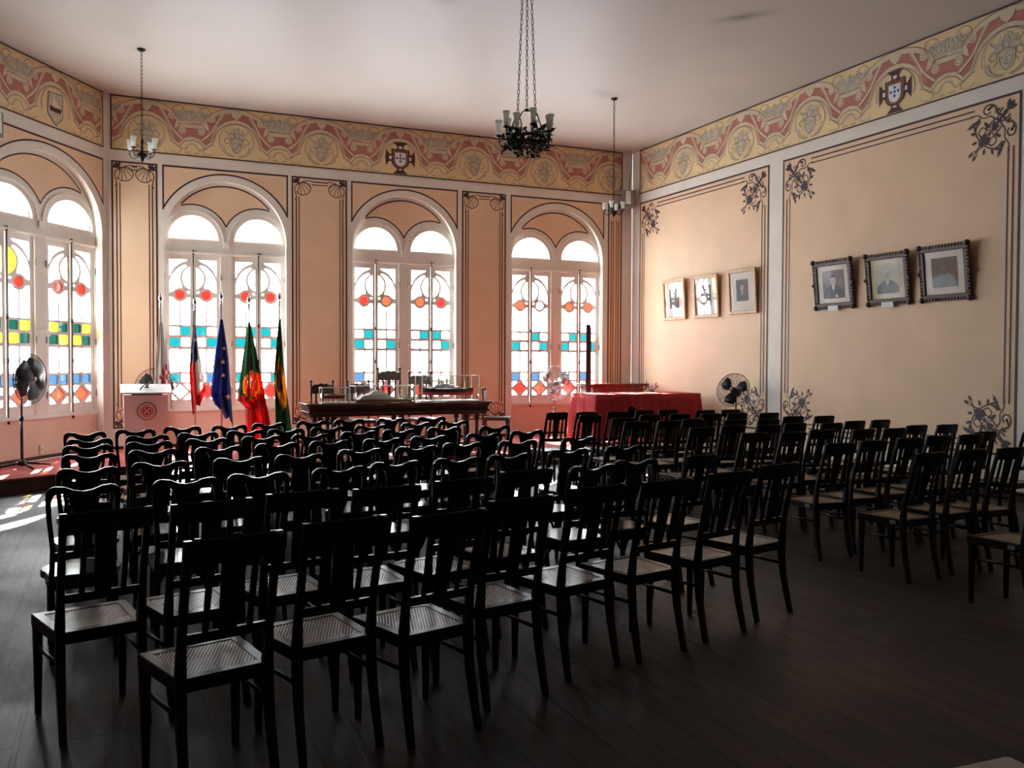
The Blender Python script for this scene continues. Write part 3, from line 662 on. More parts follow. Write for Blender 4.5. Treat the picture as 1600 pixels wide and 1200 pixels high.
# skirting boards
def skirt(name, w, a, b, z0, z1=None, h=.09, mat=DKW2):
    mb = MB(); z1 = z0+h
    vs = [w.P(s, z, d) for z in (z0, z1) for d in (-.018, -.002) for s in (a, b)]
    mb.add(vs, [(0, 2, 3, 1), (4, 5, 7, 6), (0, 1, 5, 4), (2, 6, 7, 3), (0, 4, 6, 2), (1, 3, 7, 5)], mat); return struct(mb.build(name))
skirt('baseboard_right', WR, 3.0, LR, 0, h=.12)
for i, (a, b) in enumerate(((0, .83), (2.82, 3.93), (5.92, 6.99), (9.05, 9.69))): skirt('trim_%d' % (i+1), WF, a, b, SZ, h=.045)
skirt('trim_5', WL, 0, .1, SZ, h=.045)
for i, (w, a, b) in enumerate(((WF, .84, 2.81), (WF, 3.94, 5.91), (WF, 7.0, 9.04), (WL, .11, 2.67))):
    sk = Wall(w.P(0, 0, .12), w.d, w.n); skirt('trim_%d' % (i+6), sk, a, b, SZ, h=.045)
# wall sockets
def socket(w, s, z, lab, wd=.07, h=.12):
    mb = MB(); vs = [w.P(a, b, d) for b in (z, z+h) for d in (-.03, -.0) for a in (s, s+wd)]
    mb.add(vs, [(0, 2, 3, 1), (4, 5, 7, 6), (0, 1, 5, 4), (2, 6, 7, 3), (0, 4, 6, 2), (1, 3, 7, 5)], WHITE)
    mb.tube([w.P(s+wd/2, z+.06, -.031), w.P(s+wd/2, z+.06, -.036)], .018, LTG, 10)
    tag(mb.build('wall_socket'), lab, 'socket')
socket(Wall(WL.P(0, 0, .12), WL.d, WL.n), 1.40, .27, 'small cream wall socket below the angled window, just above the red carpet')
# ---------------------------------------------------------------- chairs
ORD = ['first', 'second', 'third', 'fourth', 'fifth', 'sixth', 'seventh', 'eighth', 'ninth', 'tenth']
def poly_part(name, outer, holes, depth, mat, T, parent):
    vs, fs = fill(outer, holes, depth); m = MB(); m.add([T @ Vector((v.x, v.z, v.y)) for v in vs], fs, mat); return m.build(name, parent)
def lean(v):      # back leans away from the seat above z=.45; origin under the seat centre, chair faces +y
    return Vector((v.x, v.y-.185-max(0, v.z-.45)**1.35*.28, v.z))
class Lean:
    def __matmul__(s, v): return lean(v)
LEAN = Lean()
def slat_chair(name, wt, wb, H, cane, tagpl=False):
    t = thing(name, 'dark slat backed chair', 'chair')
    hb, hf, dp = wb/2, wb/2+.02, .20
    for sg in (-1, 1):
        m = MB(); m.bar([(sg*(hb-.012), -.26, 0), (sg*(hb-.014), -.235, .10), (sg*(hb-.016), -.205, .24), (sg*(hb-.018), -.19, .38), (sg*(hb-.018), -.19, .47), (sg*(hb-.018), -.205, .60), (sg*((hb+wt/2)/2-.018), -.245, .78), (sg*(wt/2-.016), -.29, H-.006)],
              [.014, .015, .017, .019, .019, .016, .015, .014], [.016, .018, .02, .022, .022, .015, .013, .012], DKW)
        m.build('leg', t)
        m = MB(); m.bar([(sg*(hf-.022), dp-.022, 0), (sg*(hf-.022), dp-.022, .22), (sg*(hf-.022), dp-.022, .43)], [.013, .017, .021], [.013, .017, .021], DKW); m.build('leg', t)
        m = MB(); m.tube([(sg*(hb-.018), -.20, .31), (sg*(hf-.022), dp-.03, .31)], .010, DKW, 6); m.build('stretcher', t)
    m = MB(); P = [(-hb+.006, -.205), (hb-.006, -.205), (hf, dp), (-hf, dp)]; w = .045
    I = [(-hb+w, -.205+w), (hb-w, -.205+w), (hf-w, dp-w), (-hf+w, dp-w)]
    vs = []
    for (z, q) in ((.405, P), (.452, P), (.458, [(x*.985, y*.985) for x, y in P]), (.458, I), (.405, I)): vs += [(x, y, z) for x, y in q]
    m.add(vs, [(k*4+i, k*4+(i+1) % 4, ((k+1) % 5)*4+(i+1) % 4, ((k+1) % 5)*4+i) for k in range(5) for i in range(4)], DKW)
    sf = m.build('seat_frame', t)
    m = MB(); m.add([(x, y, .455) for x, y in I], [(0, 1, 2, 3)], cane); m.build('cane_seat', t)
    # crest rail, slightly bowed
    m = MB(); n = 9; vs = []
    for i in range(n):
        u = -1+2*i/(n-1); x = u*(wt/2); b = .018*(1-u*u); e = .012 if abs(u) > .99 else 0
        for (z, dy) in ((H-.098, -.012), (H-e-.006, -.012), (H-e, -.004), (H-e-.006, .010), (H-.098, .010)):
            vs.append((x, -.245-.045*(z-.78)/.2-b+dy-.008, z))
    m.add(vs, [(i*5+j, i*5+(j+1) % 5, i*5+5+(j+1) % 5, i*5+5+j) for i in range(n-1) for j in range(5)]+[tuple(range(4, -1, -1)), tuple(range((n-1)*5, n*5))], DKW); m.build('crest_rail', t)
    m = MB(); m.box(-hb+.02, hb-.02, -.222, -.204, .585, .622, DKW); m.build('lower_rail', t)
    def yb(z): return -.212-max(0, z-.6)*.20
    for x, w0, w1 in ((0, .046, .034), (-.085, .012, .012), (.085, .012, .012)):
        m = MB(); m.bar([(x, yb(.6), .605), (x, yb(H-.09)-.012, H-.085)], [w1, w0], [.005, .005], DKW); m.build('splat' if x == 0 else 'slat', t)
    if tagpl:
        m = MB(); m.box(-hb-.004, -hb+.001, -.14, -.09, .418, .444, LBL, Matrix.Rotation(.045, 3, 'Z'), (-hb, -.12, .43)); m.build('inventory_label', t)['label'] = 'small blue grey label'
    return t
def yoke_chair():
    t = thing('yoke_back_chair', 'dark yoke backed chair', 'chair'); H = .955
    # outline of stiles and scooped crest as one flat shape with an opening, then leaned
    o = [(-.165, .47), (-.16, .60), (-.178, .78), (-.182, .88)]+[(-.132+.05*cos(RAD(a)), .90+.05*sin(RAD(a))) for a in range(165, 80, -15)]+[(-.09, .945), (-.045, .925), (0, .918), (.045, .925), (.09, .945)]+[(.132+.05*cos(RAD(a)), .90+.05*sin(RAD(a))) for a in range(90, 10, -15)]+[(.182, .88), (.178, .78), (.16, .60), (.165, .47)]
    i = [(.138, .47), (.134, .60), (.152, .78), (.155, .86), (.146, .895), (.125, .912), (.095, .908), (.072, .880), (.05, .845), (0, .838), (-.05, .845), (-.072, .880), (-.095, .908), (-.125, .912), (-.146, .895), (-.155, .86), (-.152, .78), (-.134, .60), (-.138, .47)]
    poly_part('back_frame', o+i, [], .026, DKW, LEAN, t)
    s = [(.075, .878), (.055, .82), (.058, .78), (.066, .74), (.058, .70), (.042, .655), (.045, .60), (.055, .575)]
    poly_part('splat', s+[(-x, z) for x, z in reversed(s)], [], .014, DKW, LEAN, t)
    m = MB(); m.box(-.142, .142, -.225, -.203, .545, .585, DKW); m.build('lower_rail', t)
    # horseshoe seat
    n = 20; P = []
    for k in range(n+1):
        a = RAD(-25+230*k/n); P.append((.205*cos(a), .02+.195*sin(a)))
    P += [(-.165, -.20), (.165, -.20)]
    m = MB(); N = len(P); vs = []
    for z, sc in ((.418, 1), (.446, 1.0), (.455, .97)): vs += [(x*sc, y*sc, z) for x, y in P]
    m.add(vs, [tuple(range(N-1, -1, -1))]+[(k*N+i, k*N+(i+1) % N, k*N+N+(i+1) % N, k*N+N+i) for k in range(2) for i in range(N)]+[tuple(range(2*N, 3*N))], SEATW); m.build('seat', t)
    m = MB(); Q = [(x*.88, y*.88) for x, y in P]; m.add([(x, y, .372) for x, y in Q]+[(x, y, .419) for x, y in Q], [tuple(range(N-1, -1, -1))]+[(i, (i+1) % N, N+(i+1) % N, N+i) for i in range(N)]+[tuple(range(N, 2*N))], DKW); m.build('apron', t)
    for sg in (-1, 1):
        m = MB(); m.bar([(sg*.158, -.265, 0), (sg*.156, -.225, .14), (sg*.154, -.195, .30), (sg*.153, -.185, .48)], [.013, .015, .017, .014], [.014, .017, .02, .016], DKW); m.build('leg', t)
        m = MB(); m.bar([(sg*.158, .128, 0), (sg*.155, .120, .20), (sg*.150, .115, .41)], [.012, .016, .021], [.012, .016, .021], DKW); m.build('leg', t)
        m = MB(); m.tube([p for p in [(sg*.15, .085, .24), (sg*.148, .045, .32), (sg*.146, -.01, .372)]], .010, DKW, 6); m.build('bracket', t)
        m = MB(); m.tube([p for p in [(sg*.128, .115, .25), (sg*.09, .118, .33), (sg*.04, .12, .372)]], .010, DKW, 6); m.build('bracket', t)
    return t
CARV = [(-0.25, 9.44, 2.6, 0, 0), (-0.2, 8.65, 3.6, 0, 1), (-0.2, 8.05, 3.4, 0, 2), (-0.18, 7.32, 4.8, 0, 3), (-0.17, 6.42, 5.6, 0, 4), (-0.17, 5.56, 4.6, 0, 5), (0.19, 9.62, 1.6, 1, 0), (0.26, 8.87, 4, 1, 1), (0.25, 8.2, 4.1, 1, 2), (0.25, 7.48, 5.5, 1, 3), (0.28, 6.6, 0.9, 1, 4), (0.37, 5.65, 1.6, 1, 5), (0.65, 9.86, -2.2, 2, 0), (0.71, 9.03, 2.1, 2, 1), (0.75, 8.34, -2.2, 2, 2), (0.72, 7.53, 6, 2, 3), (0.8, 6.68, 0.4, 2, 4), (0.79, 5.75, 0.1, 2, 5), (1.07, 9.88, 5.3, 3, 0), (1.14, 9.15, 5.2, 3, 1), (1.21, 8.42, 0.1, 3, 2), (1.2, 7.67, 3.8, 3, 3), (1.24, 6.75, -2.2, 3, 4), (1.28, 5.86, 5.2, 3, 5), (1.51, 10.08, 3.5, 4, 0), (1.56, 9.18, -1.8, 4, 1), (1.64, 8.46, 2.4, 4, 2), (1.65, 7.74, 3.5, 4, 3), (1.72, 6.94, 0.2, 4, 4), (1.71, 6.03, 2.8, 4, 5), (2.03, 10.25, 0.5, 5, 0), (1.99, 9.31, 1.1, 5, 1), (2.13, 8.63, 2.8, 5, 2), (2.14, 7.78, -0.9, 5, 3), (2.17, 7.01, 3.5, 5, 4), (2.18, 6.09, 1.5, 5, 5), (2.45, 10.36, 3.5, 6, 0), (2.45, 9.38, 2.2, 6, 1), (2.55, 8.72, 4, 6, 2), (2.59, 7.88, 0.3, 6, 3), (2.65, 7.16, -2.1, 6, 4), (2.6, 6.18, 4.4, 6, 5), (2.94, 10.38, 6.2, 7, 0), (3.01, 9.58, 2.3, 7, 1), (3.08, 8.84, -0.9, 7, 2), (3.17, 8, -0, 7, 3), (3.14, 7.18, 0.2, 7, 4), (3.16, 6.34, 5.3, 7, 5), (3.5, 10.46, -1.4, 8, 0), (3.49, 9.69, 0.3, 8, 1), (3.59, 8.81, 6.2, 8, 2), (3.67, 8.16, 2.8, 8, 3), (3.76, 7.28, 5, 8, 4), (3.72, 6.42, 2.3, 8, 5), (2.81, 5.33, 4.2, 9, 0), (3.27, 5.52, 0.7, 9, 1)]
SLAT = [(0.33, 3.66, 14.7, 0, 0), (0.79, 3.84, 13.4, 0, 1), (1.23, 3.83, 14.6, 0, 2), (1.69, 4.08, 12.2, 0, 3), (2.22, 4.29, 13, 0, 4), (2.69, 4.35, 11.6, 0, 5), (3.23, 4.51, 13.1, 0, 6), (3.77, 4.72, 13.6, 0, 7), (-0.1, 4.45, 14.6, 1, 0), (0.34, 4.53, 13.9, 1, 1), (0.79, 4.68, 11.5, 1, 2), (1.23, 4.68, 8.2, 1, 3), (1.68, 4.81, 12.5, 1, 4), (2.17, 5.04, 10.4, 1, 5), (3.75, 5.5, 12.6, 1, 6), (5.24, 10.54, -2.8, 2, 0), (5.65, 10.5, -2.8, 2, 1), (6.06, 10.4, -2.8, 2, 2), (6.58, 10.6, 2.2, 2, 3), (6.99, 10.61, -2.8, 2, 4), (7.39, 10.31, -2.8, 2, 5), (7.82, 10.32, -2.8, 2, 6), (7.8, 9.5, -2.8, 2, 7), (7.58, 8.8, -2.8, 2, 8), (8.01, 8.74, -2.3, 2, 9), (7.64, 7.89, 0.9, 2, 10), (8.06, 7.93, 3.1, 2, 11), (7.74, 7.13, 1, 2, 12), (8.15, 7.09, -0.5, 2, 13), (7.65, 6.25, 0.8, 2, 14), (8.06, 6.05, 0.7, 2, 15), (5.37, 9.9, -2.8, 3, 0), (5.48, 9.3, -2.8, 3, 1), (6.09, 9.7, 0.6, 3, 2), (6.56, 9.71, -2.8, 3, 3), (6.97, 9.63, -2.8, 3, 4), (7.39, 9.63, -2.8, 3, 5), (6.92, 8.47, -2.8, 3, 6), (6.73, 7.83, 0, 3, 7), (7.13, 7.71, 0.2, 3, 8), (6.77, 6.92, 2.7, 3, 9), (7.18, 6.9, -0.1, 3, 10), (6.84, 6.08, -1.1, 3, 11), (7.24, 6.06, -2.6, 3, 12), (5.28, 8.7, -2.8, 4, 0), (5.69, 8.69, 0.1, 4, 1), (6.1, 8.83, 2, 4, 2), (6.51, 8.55, -2.4, 4, 3), (6.31, 7.75, -2.1, 4, 4), (5.88, 6.9, -0.2, 4, 5), (6.36, 7.02, -2.8, 4, 6), (5.88, 5.92, -1, 4, 7), (6.38, 6, -0.1, 4, 8), (5.99, 5.07, 1.4, 4, 9), (6.4, 5.05, 0.6, 4, 10), (5.4, 7.67, -1.1, 5, 0), (5.9, 7.83, 0.9, 5, 1), (5.46, 6.95, -0.6, 5, 2), (5.43, 5.84, -1.9, 5, 3), (5.47, 5.01, 2.4, 5, 4), (5.45, 4.02, -0.2, 5, 5)]
rng = random.Random(3)
y0 = yoke_chair(); first = True
for (x, y, a, c, r) in CARV:
    if c < 9: lab = 'dark yoke-backed chair, %s row from the platform, %s from the angled window side' % (ORD[r], ORD[c])
    else: lab = 'dark yoke-backed chair at the back end of its block, %s' % ('beside the aisle' if r == 1 else 'one place in')
    if first: y0.location = (x, y, 0); y0.rotation_euler = (0, 0, RAD(a)); tag(y0, lab, 'chair', 'yoke-backed chairs with solid seats'); first = False
    else: dup(y0, (x, y, 0), RAD(a), lab, 'yoke-backed chairs with solid seats')
A = slat_chair('slat_back_chair', .375, .37, .985, CANE); B = slat_chair('slat_back_chair', .30, .345, .965, CANE2, True)
fa = fb = True
for (x, y, a, c, r) in [p for p in SLAT if p[3] < 2 and not (p[3] == 1 and p[4] == 6)]:
    lab = 'dark slat-backed cane chair, %s, %s from the angled window side' % ('rearmost row' if c == 0 else 'second row from the rear', ORD[r])
    g = 'broad slat-backed cane chairs in the two rear rows'
    if fa: A.location = (x, y, 0); A.rotation_euler = (0, 0, RAD(a)); tag(A, lab, 'chair', g); fa = False
    else: dup(A, (x, y, 0), RAD(a), lab, g)
rest = sorted([p for p in SLAT if p[3] >= 2 or (p[3] == 1 and p[4] == 6)], key=lambda p: -p[1])
rows = {}
for p in rest:
    k = min(range(8), key=lambda i: abs(p[1]-(10.5, 9.7, 8.75, 7.8, 7.0, 6.05, 5.1, 4.0)[i]))
    rows.setdefault(k, []).append(p)
for k, L in rows.items():
    L.sort(key=lambda p: p[0]); 
    for j, (x, y, a, c, r) in enumerate(L):
        if y < 6 and x < 4.5: lab = 'single dark slat-backed cane chair standing in the aisle between the two blocks'
        elif k == 7: lab = 'slat-backed cane chair alone at the rear end of the aisle-side file, back cut off'
        else: lab = 'narrow slat-backed cane chair by the picture wall, %s row from the platform, %s from the aisle' % (ORD[k], ORD[j])
        lab = lab.replace('narrow slat-backed cane chair by the picture wall', 'slat-backed cane chair, picture wall block')
        g = 'narrow slat-backed cane chairs in the block by the picture wall'
        if fb: B.location = (x, y, 0); B.rotation_euler = (0, 0, RAD(a)); tag(B, lab, 'chair', g); fb = False
        else: dup(B, (x, y, 0), RAD(a), lab, g)

# ---------------------------------------------------------------- ornate chairs behind the long table
def twist(m, x, y, z0, z1, r, mat, turns=None):
    n = max(8, int((z1-z0)/.022)); turns = turns or (z1-z0)/.09
    for ph in (0, pi):
        m.tube([(x+r*.45*cos(ph+2*pi*turns*i/n), y+r*.45*sin(ph+2*pi*turns*i/n), z0+(z1-z0)*i/n) for i in range(n+1)], r*.62, mat, 5)
def ornate_chair(lab, x, y, H, w, rz=0, arms=False):
    t = thing('carved_armchair' if arms else 'carved_chair', lab, 'chair', (x, y, SZ), rz, None if arms else 'carved chairs behind the long table'); hw = w/2
    # faces -y (towards the room); back at +y
    for sg in (-1, 1):
        m = MB(); m.bar([(sg*hw, .22, 0), (sg*hw, .20, .45)], .022, .022, TABW); twist(m, sg*hw, .215, .45, H-.05, .022, TABW)
        m.lathe([(.004, 0), (.018, .01), (.012, .025), (.026, .045), (.026, .06), (.010, .08), (.002, .09)], TABW, 10, (sg*hw, .225, H-.06)); m.build('leg', t)
        m = MB(); m.bar([(sg*hw, -.20, .36), (sg*hw, -.20, .45)], .026, .026, TABW); twist(m, sg*hw, -.20, .12, .36, .022, TABW); m.bar([(sg*hw, -.20, 0), (sg*hw, -.20, .12)], .024, .024, TABW); m.build('leg', t)
    m = MB(); m.bbox(-hw-.02, hw+.02, -.235, .225, .41, .465, TABW, .008); m.build('seat', t)
    n = 24; top = [(-hw+.01+(w-.02)*i/n, H-.085+.018*abs(sin(pi*3.5*i/n))+.035*sin(pi*i/n)) for i in range(n+1)]
    vs, fs = fill([(-hw+.01, H-.21)]+[(-hw+.01+(w-.02)*i/12, H-.21+.012*(i % 2)) for i in range(1, 12)]+[(hw-.01, H-.21)]+list(reversed(top)), [], .03); m = MB(); m.add([(v.x, .215+v.z, v.y) for v in vs], fs, TABW)
    m.build('crest_rail', t)
    m = MB(); m.box(-hw+.01, hw-.01, .20, .23, .53, .58, TABW); m.build('lower_rail', t)
    for i in range(3):
        xx = (-.5+(i+.5)/3)*(w-.06); m = MB(); m.bar([(xx, .215, .57), (xx, .215, H-.20)], [.022, .03] if i == 1 else .016, .008, TABW); m.build('splat', t)
    m = MB(); m.box(-hw, hw, -.21, -.19, .14, .17, TABW); m.box(-hw, hw, -.01, .01, .10, .13, TABW); m.build('stretcher', t)
    if arms:
        for sg in (-1, 1):
            m = MB(); m.tube(catmull([(sg*hw, .20, .70), (sg*hw, .05, .69), (sg*hw, -.12, .71), (sg*hw, -.22, .68)], 4), .02, TABW, 8); m.bar([(sg*hw, -.19, .45), (sg*hw, -.19, .69)], .018, .018, TABW); m.build('armrest', t)
    return t
ornate_chair('low dark carved chair behind the table, beside the Brazilian flag', 3.12, 14.35, 1.09, .36)
ornate_chair('low dark carved chair behind the table, between the two smaller glass cases', 3.72, 14.36, 1.09, .36)
ornate_chair('tallest carved chair with spired posts, behind the middle glass case', 4.27, 14.42, 1.30, .38)
ornate_chair('carved chair just beside the large glass case, lower than the tallest one', 4.82, 14.42, 1.23, .39)
ornate_chair('dark carved chair turned sideways at the window end of the long table', 6.08, 14.25, .95, .42, RAD(62))

# ---------------------------------------------------------------- long carved table with ship models
TX0, TX1, TY0, TY1, TZ = 2.60, 5.56, 13.2, 13.85, .975
t = thing('long_table', 'long dark carved wooden table with twisted legs on the red platform', 'table', ((TX0+TX1)/2, (TY0+TY1)/2, SZ))
hx, hy, h = (TX1-TX0)/2, (TY1-TY0)/2, TZ-SZ
m = MB(); m.bbox(-hx, hx, -hy, hy, h-.035, h, TOPW, .006); m.build('tabletop', t)
m = MB()
for (i0, z0, z1) in ((.03, h-.075, h-.035), (.05, h-.12, h-.075), (.035, h-.165, h-.12), (.065, h-.20, h-.165)): m.bbox(-hx+i0, hx-i0, -hy+i0, hy-i0, z0, z1, TABW, .008)
m.build('apron', t)
for x in (-hx+.22, -hx+.42, 0, hx-.42, hx-.22):
    for y in (-hy+.12, hy-.12):
        m = MB(); m.bar([(x, y, h-.28), (x, y, h-.19)], .038, .038, TABW); twist(m, x, y, .14, h-.28, .034, TABW); m.bar([(x, y, 0), (x, y, .14)], .04, .04, TABW); m.build('leg', t)
m = MB(); m.box(-hx+.2, hx-.2, -.03, .03, .08, .12, TABW)
for x in (-hx+.32, 0, hx-.32): m.box(x-.03, x+.03, -hy+.12, hy-.12, .08, .12, TABW)
m.build('stretcher', t)
def case(lab, x0, x1, d, H, ymid, edge=WH, base=None):
    t = thing('display_case', lab, 'display case', ((x0+x1)/2, ymid, TZ), 0); w = (x1-x0)/2; d /= 2; e = .006
    m = MB()
    for sx in (-1, 1):
        m.box(sx*w-e*(sx > 0), sx*w+e*(sx < 0), -d, d, .012, H, G_CASE)
        m.box(-w, w, sx*d-e*(sx > 0), sx*d+e*(sx < 0), .012, H, G_CASE)
    m.box(-w, w, -d, d, H-e, H, G_CASE); m.build('glass', t)
    m = MB(); f = .006
    for sx in (-1, 1):
        for sy in (-1, 1): m.box(sx*w-f, sx*w+f, sy*d-f, sy*d+f, 0, H+f, edge)
        m.box(sx*w-f, sx*w+f, -d, d, H-f, H+f, edge); m.box(-w, w, sx*d-f, sx*d+f, H-f, H+f, edge)
    m.build('edge_strip', t)
    m = MB(); m.box(-w-.005, w+.005, -d-.005, d+.005, 0, .014, base or edge); m.build('case_base', t)
    return t
def ship(name, lab, x, y, z, L, Bm, Hh, hullc, bottom, supc, funnels=0, masts=2, cat='ship model', hb=.05):
    t = thing(name, lab, cat, (x, y, z)); n = 14
    def hull(z0, z1, mat, nm):
        m = MB(); vs = []
        for i in range(n+1):
            u = -1+2*i/n; wd = Bm/2*max(.02, (1-abs(u)**3.2)); k0 = .75 if z0 < .02 else .95; sh = Hh*.18*abs(u)**3
            vs += [(u*L/2*(.96 if z0 < .02 else 1), -wd*k0, z0), (u*L/2, -wd, z1+sh), (u*L/2, wd, z1+sh), (u*L/2*(.96 if z0 < .02 else 1), wd*k0, z0)]
        m.add(vs, [(i*4+j, i*4+(j+1) % 4, i*4+4+(j+1) % 4, i*4+4+j) for i in range(n) for j in range(4)]+[(3, 2, 1, 0), (n*4, n*4+1, n*4+2, n*4+3)], mat); m.build(nm, t)
    for xx in (-L*.28, L*.28):
        m = MB(); m.lathe([(.018, 0), (.008, .01), (.008, hb)], BRASS, 8, (xx, 0, 0)); m.build('stand', t)
    off = Vector((0, 0, hb-.005))
    old = len(t.children)
    hull(0, Hh*.42, bottom, 'keel'); hull(Hh*.42, Hh, hullc, 'hull')
    for c in t.children:
        if c.name.startswith(('keel', 'hull')): c.location = off
    m = MB(); z0 = hb+Hh*1.0
    for (a, b, hh, ww) in ((-.32, .22, .25, .7), (-.25, .12, .25, .55), (-.15, .02, .2, .4)):
        m.box(a*L, b*L, -Bm*ww/2, Bm*ww/2, z0, z0+Hh*hh, supc); z0 += Hh*hh
    m.build('deckhouse', t)
    for i in range(funnels):
        m = MB(); m.lathe([(Bm*.16, 0), (Bm*.15, Hh*.8)], FOCH, 10, (-.18*L+i*L*.16, 0, z0-.01)); m.lathe([(Bm*.16, 0), (Bm*.15, Hh*.2)], BLK, 10, (-.18*L+i*L*.16, 0, z0-.01+Hh*.75)); m.build('funnel', t)
    for i in range(masts):
        xm = L*(-.38+.76*i/max(1, masts-1)); m = MB(); zt = hb+min(Hh*3.6, .30)
        m.tube([(xm, 0, hb+Hh), (xm, 0, zt)], .0035, TABW, 5); m.tube([(xm-.05*L, 0, hb+Hh*2.4), (xm+.05*L, 0, hb+Hh*2.4)], .002, TABW, 4)
        m.tube([(xm, 0, zt), (xm-.16*L, 0, hb+Hh*1.1)], .0014, LINE, 3); m.tube([(xm, 0, zt), (xm+.16*L, 0, hb+Hh*1.1)], .0014, LINE, 3); m.build('mast', t)
    return t
case('smallest glass case on the long table, holding a small red hulled ship', 2.86, 3.27, .20, .235, 13.45, SHIPW)
ship('model_ship', 'small model ship with red and black hull inside the smallest glass case', 3.06, 13.45, TZ+.014, .34, .055, .05, BLK, RED, GREYM, 0, 3)
case('long low glass case on the table holding a white building model', 3.36, 4.30, .36, .255, 13.5, SHIPW, BRN)
t = thing('building_model', 'white stepped building model with pale green trees in the low glass case', 'model', (3.83, 13.5, TZ+.014))
m = MB(); m.box(-.43, -.10, -.13, .13, 0, .035, BRN); m.box(.06, .44, -.13, .13, 0, .035, BRN); m.box(-.43, .44, -.12, .14, 0, .03, BRN); m.build('model_base', t)
m = MB(); m.add([(-.40, -.11, .03), (.26, -.11, .03), (.26, .11, .03), (-.40, .11, .03), (-.32, -.10, .095), (.04, -.10, .11), (.04, .10, .11), (-.32, .10, .095)], [(0, 1, 2, 3), (4, 5, 6, 7), (0, 1, 5, 4), (2, 3, 7, 6), (1, 2, 6, 5), (3, 0, 4, 7)], SHIPW)
m.add([(-.24, -.09, .10), (.08, -.09, .10), (.08, .09, .10), (-.24, .09, .10), (-.14, -.04, .165), (-.02, -.04, .165), (-.02, .04, .165), (-.14, .04, .165)], [(0, 1, 2, 3), (4, 5, 6, 7), (0, 1, 5, 4), (2, 3, 7, 6), (1, 2, 6, 5), (3, 0, 4, 7)], SHIPW); m.build('model_hall', t)
rg = random.Random(5)
for i in range(9):
    m = MB(); m.ball((.28+.16*rg.random(), -.10+.2*rg.random(), .055+.02*rg.random()), .022, LTG, 6); m.build('model_tree', t)
case('large glass case on the table end with a long black and red ship', 4.43, 5.40, .34, .41, 13.52, WH)
ship('model_ship', 'long model ship with black and red hull and two orange funnels in the large case', 4.92, 13.52, TZ+.014, .88, .12, .105, BLK, RED, SHIPW, 2, 4, 'ship model', .085)

# ---------------------------------------------------------------- lectern
t = thing('lectern', 'white lectern with a round cross emblem standing beside the flags', 'lectern', (.44, 13.75, SZ))
m = MB(); m.box(-.30, .28, -.02, .34, 0, .93, LECT); m.build('body', t)
m = MB(); m.box(-.045, .045, -.05, -.02, 0, .93, LECT); m.build('front_rib', t)
R = Matrix.Rotation(RAD(-20), 3, 'X'); m = MB(); m.box(-.345, .33, -.08, .38, .945, .965, LECT, Matrix.Rotation(RAD(14), 3, 'X'), (0, -.08, .95)); m.build('reading_top', t)
m = MB(); m.box(-.20, .20, -.10, -.08, .925, .945, GREYM); m.build('ledge', t)
m = MB(); q = MB()
def disc_(mb, cx, cz, r, y, mat, n=28): mb.add([(cx+r*cos(2*pi*i/n), y, cz+r*sin(2*pi*i/n)) for i in range(n)], [tuple(range(n))], mat)
Tm = Matrix.Rotation(RAD(90), 4, 'X')
m.lathe([(.125, 0), (.13, .004), (.125, .012), (.105, .012), (.105, .008), (.001, .008)], BRN, 28, (0, -.048, .70), Tm.to_3x3())
disc_(m, 0, .70, .118, -.0605, FCRM); disc_(m, 0, .70, .098, -.0615, SHIPW)
for i in range(4):
    a = i*pi/2; c, s_ = cos(a), sin(a)
    for poly in ([(.02, -.02), (.045, -.022), (.050, -.05), (.058, -.05), (.058, .05), (.050, .05), (.045, .022), (.02, .02)], [(.066, -.04), (.082, -.045), (.082, .045), (.066, .04), (.070, .012), (.070, -.012)]):
        m.add([(x*c-z*s_, -.0635, .70+x*s_+z*c) for x, z in poly], [tuple(range(len(poly)))], RED)
    for rr in (.065,):
        x, z = rr*cos(a+pi/4), rr*sin(a+pi/4); disc_(m, x, .70+z, .011, -.0635, GREEN, 6)
disc_(m, 0, .70, .024, -.064, WH, 12); disc_(m, 0, .70, .009, -.0645, BLUE, 8); m.build('emblem', t)
t = thing('microphone', 'small dark microphone and clip on the white lectern top', 'microphone', (.42, 13.70, SZ+1.035))
m = MB(); m.tube(catmull([(.02, .12, .0), (.02, .05, .04), (-.02, 0, .03), (-.07, -.04, -.03)], 4), .009, BLK, 6); m.build('gooseneck', t); m = MB(); m.tube([(.02, .10, .01), (.07, .13, .075)], .010, BLK, 6); m.ball((.075, .135, .08), .017, BLK); m.build('mic_head', t)
m = MB(); m.lathe([(.04, -.012), (.035, .01), (.01, .02)], GREYM, 12, (.02, .12, 0)); m.build('mic_base', t)

